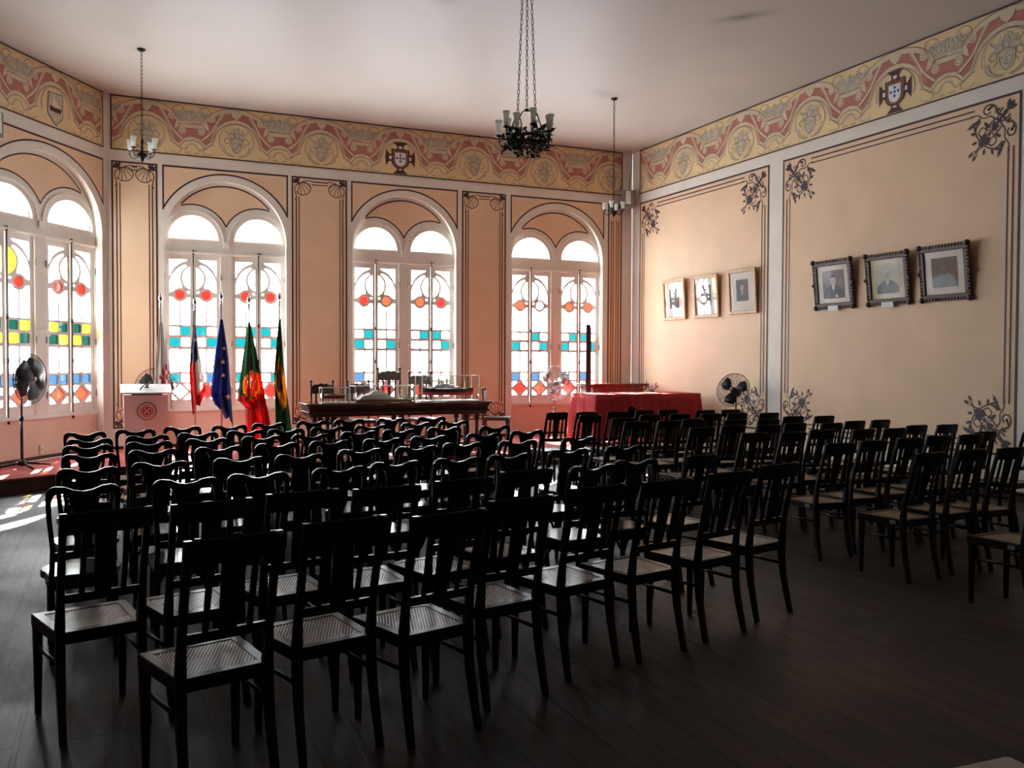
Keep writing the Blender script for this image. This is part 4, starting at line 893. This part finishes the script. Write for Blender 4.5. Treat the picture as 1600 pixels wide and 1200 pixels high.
# ---------------------------------------------------------------- flags
def flag(lab, x, y, zt, bands, wl, wr_, z1, z2, seed, deco=None, ang=0, nm='flag'):
    # cloth hangs from z=zt-.25 down: side widths wl, wr_ (lists of (t, half-width)); z1/z2 hem heights on the two sides
    t = thing(nm, lab, 'flag', (x, y, SZ), 0, 'furled flags on poles beside the lectern')
    m = MB(); m.tube([(0, 0, .03), (0, 0, zt-SZ)], .012, GREYM, 8); m.build('pole', t)
    m = MB(); m.lathe([(.03, 0), (.012, .02), (.022, .045), (.022, .06), (.008, .075), (.012, .09), (.036, .12), (.004, .22)], CHROME, 8, (0, 0, zt-SZ)); m.build('finial', t)
    m = MB(); m.lathe([(.15, 0), (.15, .015), (.05, .04), (.02, .09)], TABW, 16); m.build('pole_base', t)
    rg = random.Random(seed); top = zt-SZ-.22; nu, nv = 40, 44; ph = [rg.random()*6 for _ in range(4)]
    m = MB(); P = {}
    def lerp(L, t_):
        for (a, b), (c, d) in zip(L, L[1:]):
            if a <= t_ <= c: return b+(d-b)*(t_-a)/(c-a)
        return L[-1][1]
    for j in range(nv+1):
        for i in range(nu+1):
            u = i/nu; v = j/nv; hem = z1+(z2-z1)*u+.05*sin(u*9+ph[0]); z = top-(top-hem)*v; tz = (top-z)/(top-min(z1, z2))
            w = -lerp(wl, tz)*(1-u)+lerp(wr_, tz)*u
            amp = .012+.045*min(1, tz*1.6)
            yy = amp*sin(u*15+ph[1]+tz*1.2)+.4*amp*sin(u*31+ph[2])
            xx = w+.35*amp*cos(u*15+ph[1])*(.3+u*(1-u)*2)
            P[i, j] = (xx, yy-.02, z)
    idx = {}; vs = []
    for k, p in P.items(): idx[k] = len(vs); vs.append(p)
    for j in range(nv):
        for i in range(nu):
            u = (i+.5)/nu; v = (j+.5)/nv; mt = bands(u, v)
            m.add([P[i, j], P[i+1, j], P[i+1, j+1], P[i, j+1]], [(0, 1, 2, 3)], mt, True)
    c = m.build('cloth', t)
    bm = bmesh.new(); bm.from_mesh(c.data); bmesh.ops.remove_doubles(bm, verts=bm.verts, dist=.0002); bm.to_mesh(c.data); bm.free()
    md = c.modifiers.new('thick', 'SOLIDIFY'); md.thickness = .004
    if deco:
        m = MB()
        for (u, v, r, mat, kind) in deco:
            p = P[min(nu, int(u*nu)), min(nv, int(v*nv))]
            a = [(p[0]+(r if k % 2 == 0 or kind != 's' else r*.42)*sin(pi*k/5), p[1]-.055, p[2]+(r if k % 2 == 0 or kind != 's' else r*.42)*cos(pi*k/5)) for k in range(10)]
            b = [(q[0], q[1]+.03, q[2]) for q in a]
            m.add(a+b, [tuple(range(10)), tuple(range(19, 9, -1))]+[(k, (k+1) % 10, 10+(k+1) % 10, 10+k) for k in range(10)], mat)
        m.build('star', t)
    return t
EUB = clothmat('flag blue', (.045, .09, .30)); CLW = clothmat('flag white', (.8, .74, .70)); CLR = clothmat('flag red', (.62, .035, .035)); CLG = clothmat('flag green', (.02, .13, .045)); CLY = clothmat('flag yellow', (.62, .33, .02)); ORG = clothmat('flag orange', (.75, .28, .03))
def b_white(u, v):
    if .50 < v < .80 and .35 < u < .9: return ORG if .52 < u < .66 else (CLR if (int(v*16)+int(u*12)) % 2 else CLW)
    return CLW
def b_bahia(u, v):
    if v < .46 and u < .75: return NAVY
    if .30 < v < .36: return CLW
    return CLR if (u < .40 or v > .86) else CLW
def b_eu(u, v): return EUB
def b_pt(u, v):
    d = ((u-.52)/.36)**2+((v-.50)/.11)**2
    if d < 1:
        e = abs(u-.45)/.16+abs(v-.47)/.055
        if e < 1: return BLUE if (int(u*34) % 4 == 1 and int(v*60) % 2) else CLW
        return CLY if (d > .72 or int((u+v*2)*22) % 4 == 0) else CLR
    lim = .38+.0*u
    if v < .42 or (u < .30 and v < .60): return CLG
    return CLR
def b_br(u, v):
    if ((u-.50)/.24)**2+((v-.52)/.105)**2 < 1: return CLW if (int(u*40)+int(v*50)) % 17 == 0 else NAVY
    if abs(u-.55)/.55+abs(v-.52)/.26 < 1: return CLY
    return CLG
flag('white flag with a faded coloured coat of arms, behind the lectern', .655, 14.25, 2.40, b_white, [(0, .015), (.4, .08), (1, .13)], [(0, .02), (.5, .12), (1, .16)], .62, .70, 1)
flag('blue, white and red flag with a small white star, partly furled', 1.135, 14.25, 2.36, b_bahia, [(0, .015), (.3, .06), (.55, .09), (1, .04)], [(0, .015), (.3, .06), (.6, .14), (1, .17)], .62, .92, 2, [(.5, .20, .035, CLW, 's')])
flag('blue flag with yellow stars hanging from a spear-tipped pole', 1.515, 14.25, 2.46, b_eu, [(0, .015), (.3, .09), (.7, .16), (1, -.05)], [(0, .015), (.35, .10), (1, .17)], .70, .42, 3, [(.72, .30, .035, FOCH, 's'), (.55, .45, .04, FOCH, 's'), (.55, .57, .04, FOCH, 's'), (.85, .75, .045, FOCH, 's')])
flag('green and red flag with a shield and armillary sphere emblem', 1.925, 14.25, 2.42, b_pt, [(0, .015), (.3, .10), (.62, .18), (.68, .06), (1, .05)], [(0, .015), (.3, .13), (1, .38)], .10, .10, 4)
flag('green and yellow flag with a dark blue disc', 2.385, 14.25, 2.48, b_br, [(0, .015), (.4, .09), (1, .06)], [(0, .015), (.4, .07), (1, .22)], .28, .02, 5)

# ---------------------------------------------------------------- fans
def fan(lab, x, y, z0, hub, r, face, tilt, mat, stand='round', cage=None, blade=None, dense=1):
    # face: direction angle in the ground plane the cage looks towards
    t = thing('pedestal_fan', lab, 'fan', (x, y, z0)); cage = cage or mat; blade = blade or mat
    H = hub-z0; T = (Matrix.Rotation(face-pi/2, 4, 'Z') @ Matrix.Rotation(tilt, 4, 'X')).to_3x3()   # local +y looks forward
    OFY = .13
    def F(p): return (T @ (Vector(p)+Vector((0, OFY, 0))))+Vector((0, 0, H))
    m = MB(); m.tube([(0, 0, .02), (0, 0, H*.55)], .019, mat, 10); m.tube([(0, 0, H*.55), (0, 0, H-.06)], .013, mat, 10); m.lathe([(.026, 0), (.030, .02), (.022, .06)], mat, 12, (0, 0, H*.53)); m.build('pole', t)
    m = MB()
    if stand == 'cross':
        for i in range(4):
            a = RAD(25+90*i); m.tube([(0, 0, .07), (.36*cos(a), .36*sin(a), .018)], [.022, .014], mat, 6)
        m.lathe([(.05, .03), (.05, .08), (.025, .11)], mat, 12)
    else: m.lathe([(.20, 0), (.20, .02), (.12, .04), (.03, .07)], mat, 20)
    m.build('stand', t)
    m = MB(); m.lathe([(.035, -.16), (.065, -.15), (.075, -.08), (.07, -.03), (.03, -.02)], mat, 14, F((0, -.05, 0)), T @ Matrix.Rotation(RAD(-90), 3, 'X')); m.build('motor', t)
    m = MB()
    for sgn, dep in ((1, .065), (-1, .045)):
        for q in (1, .92, .84, .76, .68, .60, .52, .44, .36, .26, .16):
            yy = sgn*dep*(1-q**2.4); m.tube([F((r*q*cos(2*pi*i/28), yy, r*q*sin(2*pi*i/28))) for i in range(28)], .0026, cage, 4, closed=True)
        for i in range(18*dense):
            a = 2*pi*i/(18*dense); m.tube([F((r*q*cos(a), sgn*dep*(1-q**2.4), r*q*sin(a))) for q in (.12, .4, .7, .9, 1)], .0016*dense**.5, cage, 3)
    m.tube([F((r*cos(2*pi*i/36), 0, r*sin(2*pi*i/36))) for i in range(36)], .0065, cage, 6, closed=True); m.build('grille', t)
    NB = 5 if dense > 1 else 3
    for b in range(NB):
        m = MB(); vs = []; a0 = 2*pi*b/NB+.5; n = 7
        for i in range(n):
            q = .16+.72*i/(n-1); wd = (1.45 if dense > 1 else 1.25)*sin(pi*(.22+.62*i/(n-1)))
            for s in (-1, 1): vs.append(F((r*q*cos(a0+s*wd/2+.25*q), .012*s*(1.5-q)*1.5, r*q*sin(a0+s*wd/2+.25*q))))
        m.add(vs, [(2*i, 2*i+1, 2*i+3, 2*i+2) for i in range(n-1)], blade, True); o = m.build('blade', t); md = o.modifiers.new('thick', 'SOLIDIFY'); md.thickness = .003
    m = MB(); m.lathe([(.045, -.03), (.045, .02), (.03, .035), (.002, .04)], blade, 14, F((0, 0, 0)), T @ Matrix.Rotation(RAD(-90), 3, 'X')); m.build('hub', t)
    m = MB(); m.lathe([(.032, 0), (.030, .006), (.001, .008)], GREYM, 14, F((0, .066, 0)), T @ Matrix.Rotation(RAD(-90), 3, 'X')); m.build('badge', t)
    return t
fan('glossy black pedestal fan on crossed feet under the angled window', -1.10, 13.36, SZ, 1.36, .33, RAD(-32), 0, BLK, 'cross', None, None, 3)
fan('black fan showing above the white lectern', .61, 14.75, SZ, 1.19, .30, RAD(-95), 0, BLK)
fan('chrome-caged pedestal fan in front of the window beyond the long table', 7.26, 14.35, SZ, 1.23, .30, RAD(-108), 0, GREYM, 'round', CHROME, ALU)
fan('dark pedestal fan turned upwards by the picture wall', 9.24, 11.74, 0, 1.13, .275, RAD(-150), RAD(18), BLK, 'round', BLK, BLK)

# ---------------------------------------------------------------- red cloth table, cabinet, board
CX0, CX1, CY0, CY1, CH = 7.27, 9.34, 12.85, 13.70, 1.075
t = thing('trestle_table', 'dark table hidden under the red cloth', 'table', ((CX0+CX1)/2, (CY0+CY1)/2, SZ)); hx, hy, h = (CX1-CX0)/2-.03, (CY1-CY0)/2-.03, CH-SZ-.012
m = MB(); m.box(-hx, hx, -hy, hy, h-.03, h, BLK); m.build('tabletop', t)
for sx in (-1, 1):
    for sy in (-1, 1): m = MB(); m.bar([(sx*(hx-.08), sy*(hy-.08), 0), (sx*(hx-.08), sy*(hy-.08), h-.03)], .03, .03, BLK); m.build('leg', t)
m = MB(); m.box(-hx+.05, hx-.05, -.01, .01, .15, h-.03, BLK); m.build('panel', t)
m = MB(); hx += .035; hy += .035; per = []
def edge(a, b, n): return [(a[0]+(b[0]-a[0])*i/n, a[1]+(b[1]-a[1])*i/n) for i in range(n)]
per = edge((-hx, -hy), (hx, -hy), 60)+edge((hx, -hy), (hx, hy), 24)+edge((hx, hy), (-hx, hy), 60)+edge((-hx, hy), (-hx, -hy), 24)
N = len(per); rows_ = 9; vs = []; zt = CH-SZ
for j in range(rows_+1):
    v = j/rows_
    for i, (x, y) in enumerate(per):
        nx, ny = (0, -1) if i < 60 else ((1, 0) if i < 84 else ((0, 1) if i < 144 else (-1, 0)))
        cxn = min(abs(x+hx), abs(x-hx)); cyn = min(abs(y+hy), abs(y-hy)); 
        f = .018*sin(i*.62)+.012*sin(i*1.37+1)
        hem = .10+.02*sin(i*.3)
        if i < 60:
            k = abs(x+.405)/(.30 if x < -.405 else .66)
            if k < 1: hem += .62*(1-k)
        z = zt-.004-(zt-hem)*v
        out = v*(.05+f*1.2)+.006
        dx, dy = nx*out, ny*out
        if cxn < .12 and abs(ny) > 0: dx += (1 if x > 0 else -1)*v*.10*(1-cxn/.12)
        if cyn < .12 and abs(nx) > 0: dy += (1 if y > 0 else -1)*v*.07*(1-cyn/.12)
        vs.append((x+dx, y+dy, z))
fs = [(j*N+i, j*N+(i+1) % N, (j+1)*N+(i+1) % N, (j+1)*N+i) for j in range(rows_) for i in range(N)]
m.add(vs, fs, REDC, True); m.add([vs[i] for i in range(N)], [tuple(range(N))], REDC)
o = m.build('tablecloth', None, ((CX0+CX1)/2, (CY0+CY1)/2, SZ)); tag(o, 'plain red cloth draped over the table by the corner, lifted at the front', 'tablecloth')
md = o.modifiers.new('thick', 'SOLIDIFY'); md.thickness = .003
t = thing('sideboard', 'polished reddish wooden sideboard behind the red covered table', 'sideboard', (8.76, 14.86, SZ)); h = 1.20-SZ
m = MB(); m.bbox(-.56, .56, -.24, .24, .08, h-.05, CABW, .01); m.build('body', t)
m = MB(); m.bbox(-.62, .62, -.29, .27, h-.05, h-.02, CABW, .006); m.bbox(-.64, .64, -.31, .28, h-.02, h, CABW, .006); m.build('top', t)
m = MB(); m.bbox(-.60, .60, -.27, .25, 0, .08, CABW, .01); m.build('plinth', t)
for sg in (-1, 1):
    m = MB(); m.box(sg*.28-.25, sg*.28+.25, -.252, -.24, .14, h-.12, CABW); dd = m.build('door', t); m = MB(); m.ball((sg*.06, -.262, .5), .014, BRASS); m.build('knob', dd)
t = thing('wooden_board', 'tall narrow dark wooden board standing on edge beside the last window', 'board', (7.78, 14.05, SZ), RAD(60.5-2))
m = MB(); m.bbox(0, .36, -.035, .035, 0, 2.06, TABW, .008); m.build('panel', t)
m = MB(); m.bar([(.03, 0, 0), (.02, 0, 2.09)], .028, .042, TABW); m.bar([(.35, 0, 0), (.35, 0, 2.03)], .025, .04, TABW); m.build('upright', t)

# ---------------------------------------------------------------- framed pictures on the side wall
def picture(nm, lab, y0, y1, z0, z1, out, fw, fmat, mat_, img, kind, group, ornate=False, roll=0):
    w, h = (y0-y1)/2, (z1-z0)/2
    t = thing(nm, lab, 'picture', (9.622-.025-out/2, (y0+y1)/2, (z0+z1)/2), 0, group)
    t.rotation_euler = Matrix.Rotation(RAD(-90), 3, 'Z').to_euler()
    # local: x to the viewer's right along the wall, y away from the room, z up
    t.matrix_world = Matrix.Translation(t.location) @ Matrix.Rotation(RAD(-90), 4, 'Z') @ Matrix.Rotation(atan2(out, 2*h), 4, 'X') @ Matrix.Rotation(roll, 4, 'Y')
    m = MB()
    for (x0, x1, a, b) in ((-w, w, h-fw, h), (-w, w, -h, -h+fw), (-w, -w+fw, -h+fw, h-fw), (w-fw, w, -h+fw, h-fw)):
        m.bbox(x0, x1, -.022, .015, a, b, fmat, .007)
    if ornate:
        rg = random.Random(int(y0*10))
        for i in range(64):
            u = i/64*4; s = int(u); f = (u-s)*2-1
            x, z = ((f*w, h-fw*.3), (w-fw*.3, f*h), (f*w, -h+fw*.3), (-w+fw*.3, f*h))[s]
            m.ball((x, -.018, z), .014+.006*rg.random(), fmat, 6)
        for sx in (-1, 1):
            for sz in (-1, 1): m.ball((sx*(w-.02), -.012, sz*(h-.02)), .04, fmat, 8)
            m.ball((sx*w, -.01, 0), .03, fmat, 8)
    m.build('frame', t)
    m = MB(); m.box(-w+fw, w-fw, .0, .012, -h+fw, h-fw, mat_); m.build('mount', t)
    mw, mh = (w-fw), (h-fw)
    bx = {'s': (-.5, .5, -.5, .62), 'b': (-.68, .72, -.76, .74), 'y': (-.72, .72, -.74, .72), 'r': (-.66, .66, -.68, .70)}[kind]
    m = MB(); X0, X1, Z0, Z1 = bx[0]*mw, bx[1]*mw, bx[2]*mh, bx[3]*mh
    yy = -.002; P = lambda x, z: (x, yy, z)
    def pl(pts, mat, l): m.add([(x, -.002-.0008*l, z) for x, z in pts], [tuple(range(len(pts)))], mat)
    pl([(X0, Z0), (X1, Z0), (X1, Z1), (X0, Z1)], img, 0)
    cx = (X0+X1)/2; W_ = (X1-X0); Hh = Z1-Z0; f = lambda a, b: (cx+a*W_, Z0+b*Hh)
    body, skin = (SUIT, SKINP) if kind != 'r' else (BLK, PH4)
    if kind == 'r': skin = BRN
    pl([f(-.46, 0), f(.46, 0), f(.44, .22), f(.26, .40), f(.10, .46), f(-.10, .46), f(-.28, .40), f(-.44, .22)], body, 1)
    if kind != 'r': pl([f(-.07, .44), f(.07, .44), f(.0, .22)], WH, 2); pl([f(-.018, .42), f(.018, .42), f(.012, .25), f(-.012, .25)], BLK, 3)
    pl([f(-.06, .42), f(.06, .42), f(.05, .52), f(-.05, .52)], skin, 3)
    pl([f(.135*cos(RAD(a)), .64+.16*sin(RAD(a))) for a in range(0, 360, 20)], skin, 4)
    pl([f(.145*cos(RAD(a)), .68+.14*sin(RAD(a))) for a in range(10, 171, 16)]+[f(-.12, .72), f(0, .76), f(.12, .72)], SUIT if kind != 'y' else MAT, 5)
    for sx in (-1, 1): pl([f(sx*.055-.022, .655), f(sx*.055+.022, .655), f(sx*.055+.02, .64), f(sx*.055-.02, .64)], body, 6)
    pl([f(-.012, .64), f(.012, .64), f(.018, .585), f(-.018, .585)], PH2, 6); pl([f(-.045, .55), f(.045, .55), f(.03, .54), f(-.03, .54)], body, 6)
    if kind == 'b': pl([f(.12, .16), f(.20, .04), f(.06, .04)], WH, 3)
    m.build('portrait', t)
    m = MB(); m.add([(-mw, -.006, -mh), (mw, -.006, -mh), (mw, -.006, mh), (-mw, -.006, mh)], [(0, 1, 2, 3)], G_DULL if ornate else G_PIC); m.build('glass', t)
    return t
g = 'light wood framed portraits'; 
picture('framed_picture', 'light wood framed portrait with reflections, deepest into the room corner', 14.35, 13.64, 2.40, 3.15, .05, .058, FRW, MAT, PH1, 's', g)
picture('framed_picture', 'light wood framed portrait in the middle of its row of three', 13.38, 12.66, 2.40, 3.15, .05, .058, FRW, MAT, PH1, 's', g)
picture('framed_picture', 'light wood framed portrait next to the white wall strip', 12.39, 11.66, 2.42, 3.17, .05, .058, FRW, MAT, PH1, 's', g)
g = 'carved dark framed portraits'
p1 = picture('framed_portrait', 'carved dark framed portrait of a person in a bow tie and handkerchief', 10.34, 9.57, 2.40, 3.11, .08, .085, FRD, MAT, PH2, 'b', g, True)
p2 = picture('framed_portrait', 'carved dark framed portrait of a white-haired person on a yellowed mount', 9.33, 8.59, 2.40, 3.10, .08, .085, FRD, MATY, PH3, 'y', g, True)
picture('framed_portrait', 'carved dark framed brown painting with a broad white mount', 8.43, 7.68, 2.40, 3.11, .08, .085, FRD, MAT, PH4, 'r', g, True)
for p in (p1, p2):
    m = MB(); m.box(-.10, .10, -.04, -.028, -.385, -.31, SHIPW); m.build('plaque', p)['label'] = 'small grey plaque'

# ---------------------------------------------------------------- speakers near the ceiling
def speaker(lab, c, rz, w=.34, h=.36, d=.22, cable=True):
    t = thing('wall_speaker', lab, 'speaker', c, rz)
    m = MB(); m.bbox(-w/2, w/2, -d, 0, 0, h, GREYM, .012); m.build('cabinet', t)
    m = MB(); m.box(-w/2+.025, w/2-.025, -d-.008, -d+.001, .025, h-.025, GREYM); m.build('grille', t)
    m = MB(); m.bbox(-.05, .05, -d-.03, -d-.006, .06, h-.02, SHIPW, .008); m.build('horn', t)
    m = MB(); m.box(-.04, .04, 0, .06, .1, .2, GREYM); m.build('wall_bracket', t)
    if cable: m = MB(); m.tube(catmull([(.02, -.05, h), (.03, -.02, h+.2), (.06, 0, h+.5), (.05, 0, CZ-c[2]-.01)], 6), .006, BLK, 5); m.build('cable', t)
    return t
speaker('grey wall speaker in the corner between window wall and picture wall', (9.44, 15.44, 4.68), RAD(-30), .28, .34, .16)
sp = WL.P(2.66, 4.47, -.06); speaker('grey wall speaker on the angled wall beside the painted frieze', tuple(sp), TH, .24, .34, .18, False)

# ---------------------------------------------------------------- chandeliers
def chain(m, p, q, r=.008, link_=.06):
    p, q = Vector(p), Vector(q); n = max(2, int((q-p).length/link_)); d = (q-p).normalized(); a = d.orthogonal().normalized(); b = d.cross(a)
    for i in range(n):
        c = p+(q-p)*((i+.5)/n); u = a if i % 2 else b; L = (q-p).length/n*.62
        m.tube([c+d*L*cos(2*pi*k/8)+u*r*1.6*sin(2*pi*k/8) for k in range(8)], r*.45, IRON, 4, closed=True)
def tulip(m, c, h=.11, r=.032): m.lathe([(r*.5, 0), (r*.8, h*.25), (r*.75, h*.55), (r*.95, h*.8), (r*1.15, h), (r*1.05, h), (r*.7, h*.6), (r*.2, h*.1)], SHADE, 12, c)
def small_chandelier(lab, x, y, zb, turn, k=1):
    t = thing('chandelier', lab, 'chandelier', (x, y, zb)); H = CZ-zb
    def C_(a): return [(p*k, q*k) for p, q in a]
    m = MB(); chain(m, (0, 0, .28*k), (0, 0, H-.03), .009, .05); m.build('chain', t)
    m = MB(); m.lathe([(.055, -.004), (.05, -.02), (.015, -.04)], IRON, 14, (0, 0, H)); m.build('ceiling_rose', t)
    m = MB(); m.lathe([(.004, -.04), (.02, -.01), (.035, .02), (.07, .07), (.02, .11), (.012, .2), (.02, .24), (.008, .29)] if k == 1 else C_([(.004, -.04), (.02, -.01), (.035, .02), (.07, .07), (.02, .11), (.012, .2), (.02, .24), (.008, .29)]), IRON, 12); m.build('stem', t)
    for i in range(4):
        a = turn+i*pi/2; c, s = cos(a), sin(a); m = MB()
        m.tube([(q*c*k, q*s*k, z*k) for q, z, _ in catmull([(.02, .07, 0), (.08, .03, 0), (.15, .03, 0), (.19, .08, 0), (.19, .12, 0)], 4)], .006, IRON, 5)
        m.tube([((.10+.035*cos(e*.9))*c*k, (.10+.035*cos(e*.9))*s*k, (.085+.03*sin(e*.9))*k) for e in range(7)], .004, IRON, 4)
        m.lathe([(.005, .115), (.042, .125), (.038, .13), (.015, .135)], IRON, 10, (.19*c*k, .19*s*k, -.12*(1-k))); ar = m.build('arm', t)
        m = MB(); tulip(m, (.19*c*k, .19*s*k, .135-.12*(1-k)), .14*k, .036); m.build('glass_shade', ar)
    return t
small_chandelier('small four-armed chandelier on a chain close to the angled window wall', .385, 13.17, 4.33, .95)
small_chandelier('small four-armed chandelier hanging near the room corner', 7.34, 12.45, 3.95, .8, .78)
x, y, zb = 3.46, 7.43, 3.55
t = thing('chandelier', 'large dark bronze chandelier with many glass tulip shades on three chains', 'chandelier', (x, y, zb)); H = CZ-zb
rg = random.Random(11)
m = MB()
m.tube([(.17*cos(2*pi*i/40), .17*sin(2*pi*i/40), .10) for i in range(40)], .014, IRON, 6, closed=True)
m.tube([(.15*cos(2*pi*i/40), .15*sin(2*pi*i/40), .05) for i in range(40)], .009, IRON, 5, closed=True); m.build('ring', t)
for k in range(10):
    a = 2*pi*k/10+.15; c, s = cos(a), sin(a); m = MB(); r0 = .15; r1 = .22 if k % 2 else .255; zz = .16 if k % 2 else .11
    m.tube([(q*c, q*s, z) for q, z, _ in catmull([(r0, .08, 0), (r0+.03, .02, 0), (r1-.02, .04, 0), (r1, zz, 0)], 4)], .006, IRON, 5)
    m.lathe([(.004, 0), (.034, .012), (.026, .018), (.012, .03)], IRON, 10, (r1*c, r1*s, zz)); ar = m.build('arm', t)
    m = MB(); tulip(m, (r1*c, r1*s, zz+.03), .125, .03); m.build('glass_shade', ar)
for k in range(12):
    a = 2*pi*k/12; m = MB()
    for j in range(26):
        r = .10+.13*rg.random(); z = -.03+.20*rg.random(); aa = a+.35*(rg.random()-.5); p = Vector((r*cos(aa), r*sin(aa), z)); d = Vector((rg.random()-.5, rg.random()-.5, rg.random()-.3)).normalized(); e = d.orthogonal().normalized()
        L, w_ = .065, .022; m.add([p, p+d*L*.4+e*w_, p+d*L, p+d*L*.4-e*w_, p+d*L*.4+d.cross(e)*.007], [(0, 1, 4), (1, 2, 4), (2, 3, 4), (3, 0, 4), (0, 3, 2, 1)], IRON)
    m.tube([(( .16+.03*cos(q))*cos(a+.12*sin(q)), (.16+.03*cos(q))*sin(a+.12*sin(q)), .02+.012*q) for q in [i*.7 for i in range(10)]], .005, IRON, 4)
    m.build('leaf_scroll', t)
hook = Vector((0, 0, H-.05))
for k in range(3):
    a = RAD(246+120*k); b = Vector((.095*cos(a), .095*sin(a), .33)); m = MB(); chain(m, b, hook+Vector((.012*cos(a), .012*sin(a), 0)), .0065, .045); m.build('chain', t)
    m = MB(); tt = Vector((-sin(a), cos(a), 0))
    m.tube(catmull([b-tt*.10+Vector((.04*cos(a), .04*sin(a), -.22)), b-tt*.075+Vector((0, 0, -.09)), b-tt*.03+Vector((0, 0, -.01)), b+tt*.03+Vector((0, 0, -.01)), b+tt*.075+Vector((0, 0, -.09)), b+tt*.10+Vector((.04*cos(a), .04*sin(a), -.22))], 4), .006, IRON, 5); m.ball(b, .022, IRON, 8, .6); m.build('bow', t)
m = MB(); m.lathe([(.07, -.004), (.06, -.03), (.02, -.06)], IRON, 16, (0, 0, H)); m.build('ceiling_rose', t)

# ---------------------------------------------------------------- marble table corner near the camera
t = thing('marble_table', 'pale marble table top whose corner shows at the lower edge', 'table', (1.40, 1.00, 0), RAD(-3))
m = MB(); m.bbox(-.39, .39, -.36, .36, .72, .75, MARB, .006); m.build('tabletop', t)
m = MB(); m.bbox(-.34, .34, -.31, .31, .63, .72, DKW, .006); m.build('apron', t)
for sx in (-1, 1):
    for sy in (-1, 1): m = MB(); m.bar([(sx*.31, sy*.28, 0), (sx*.31, sy*.28, .64)], [.018, .028], [.018, .028], DKW); m.build('leg', t)
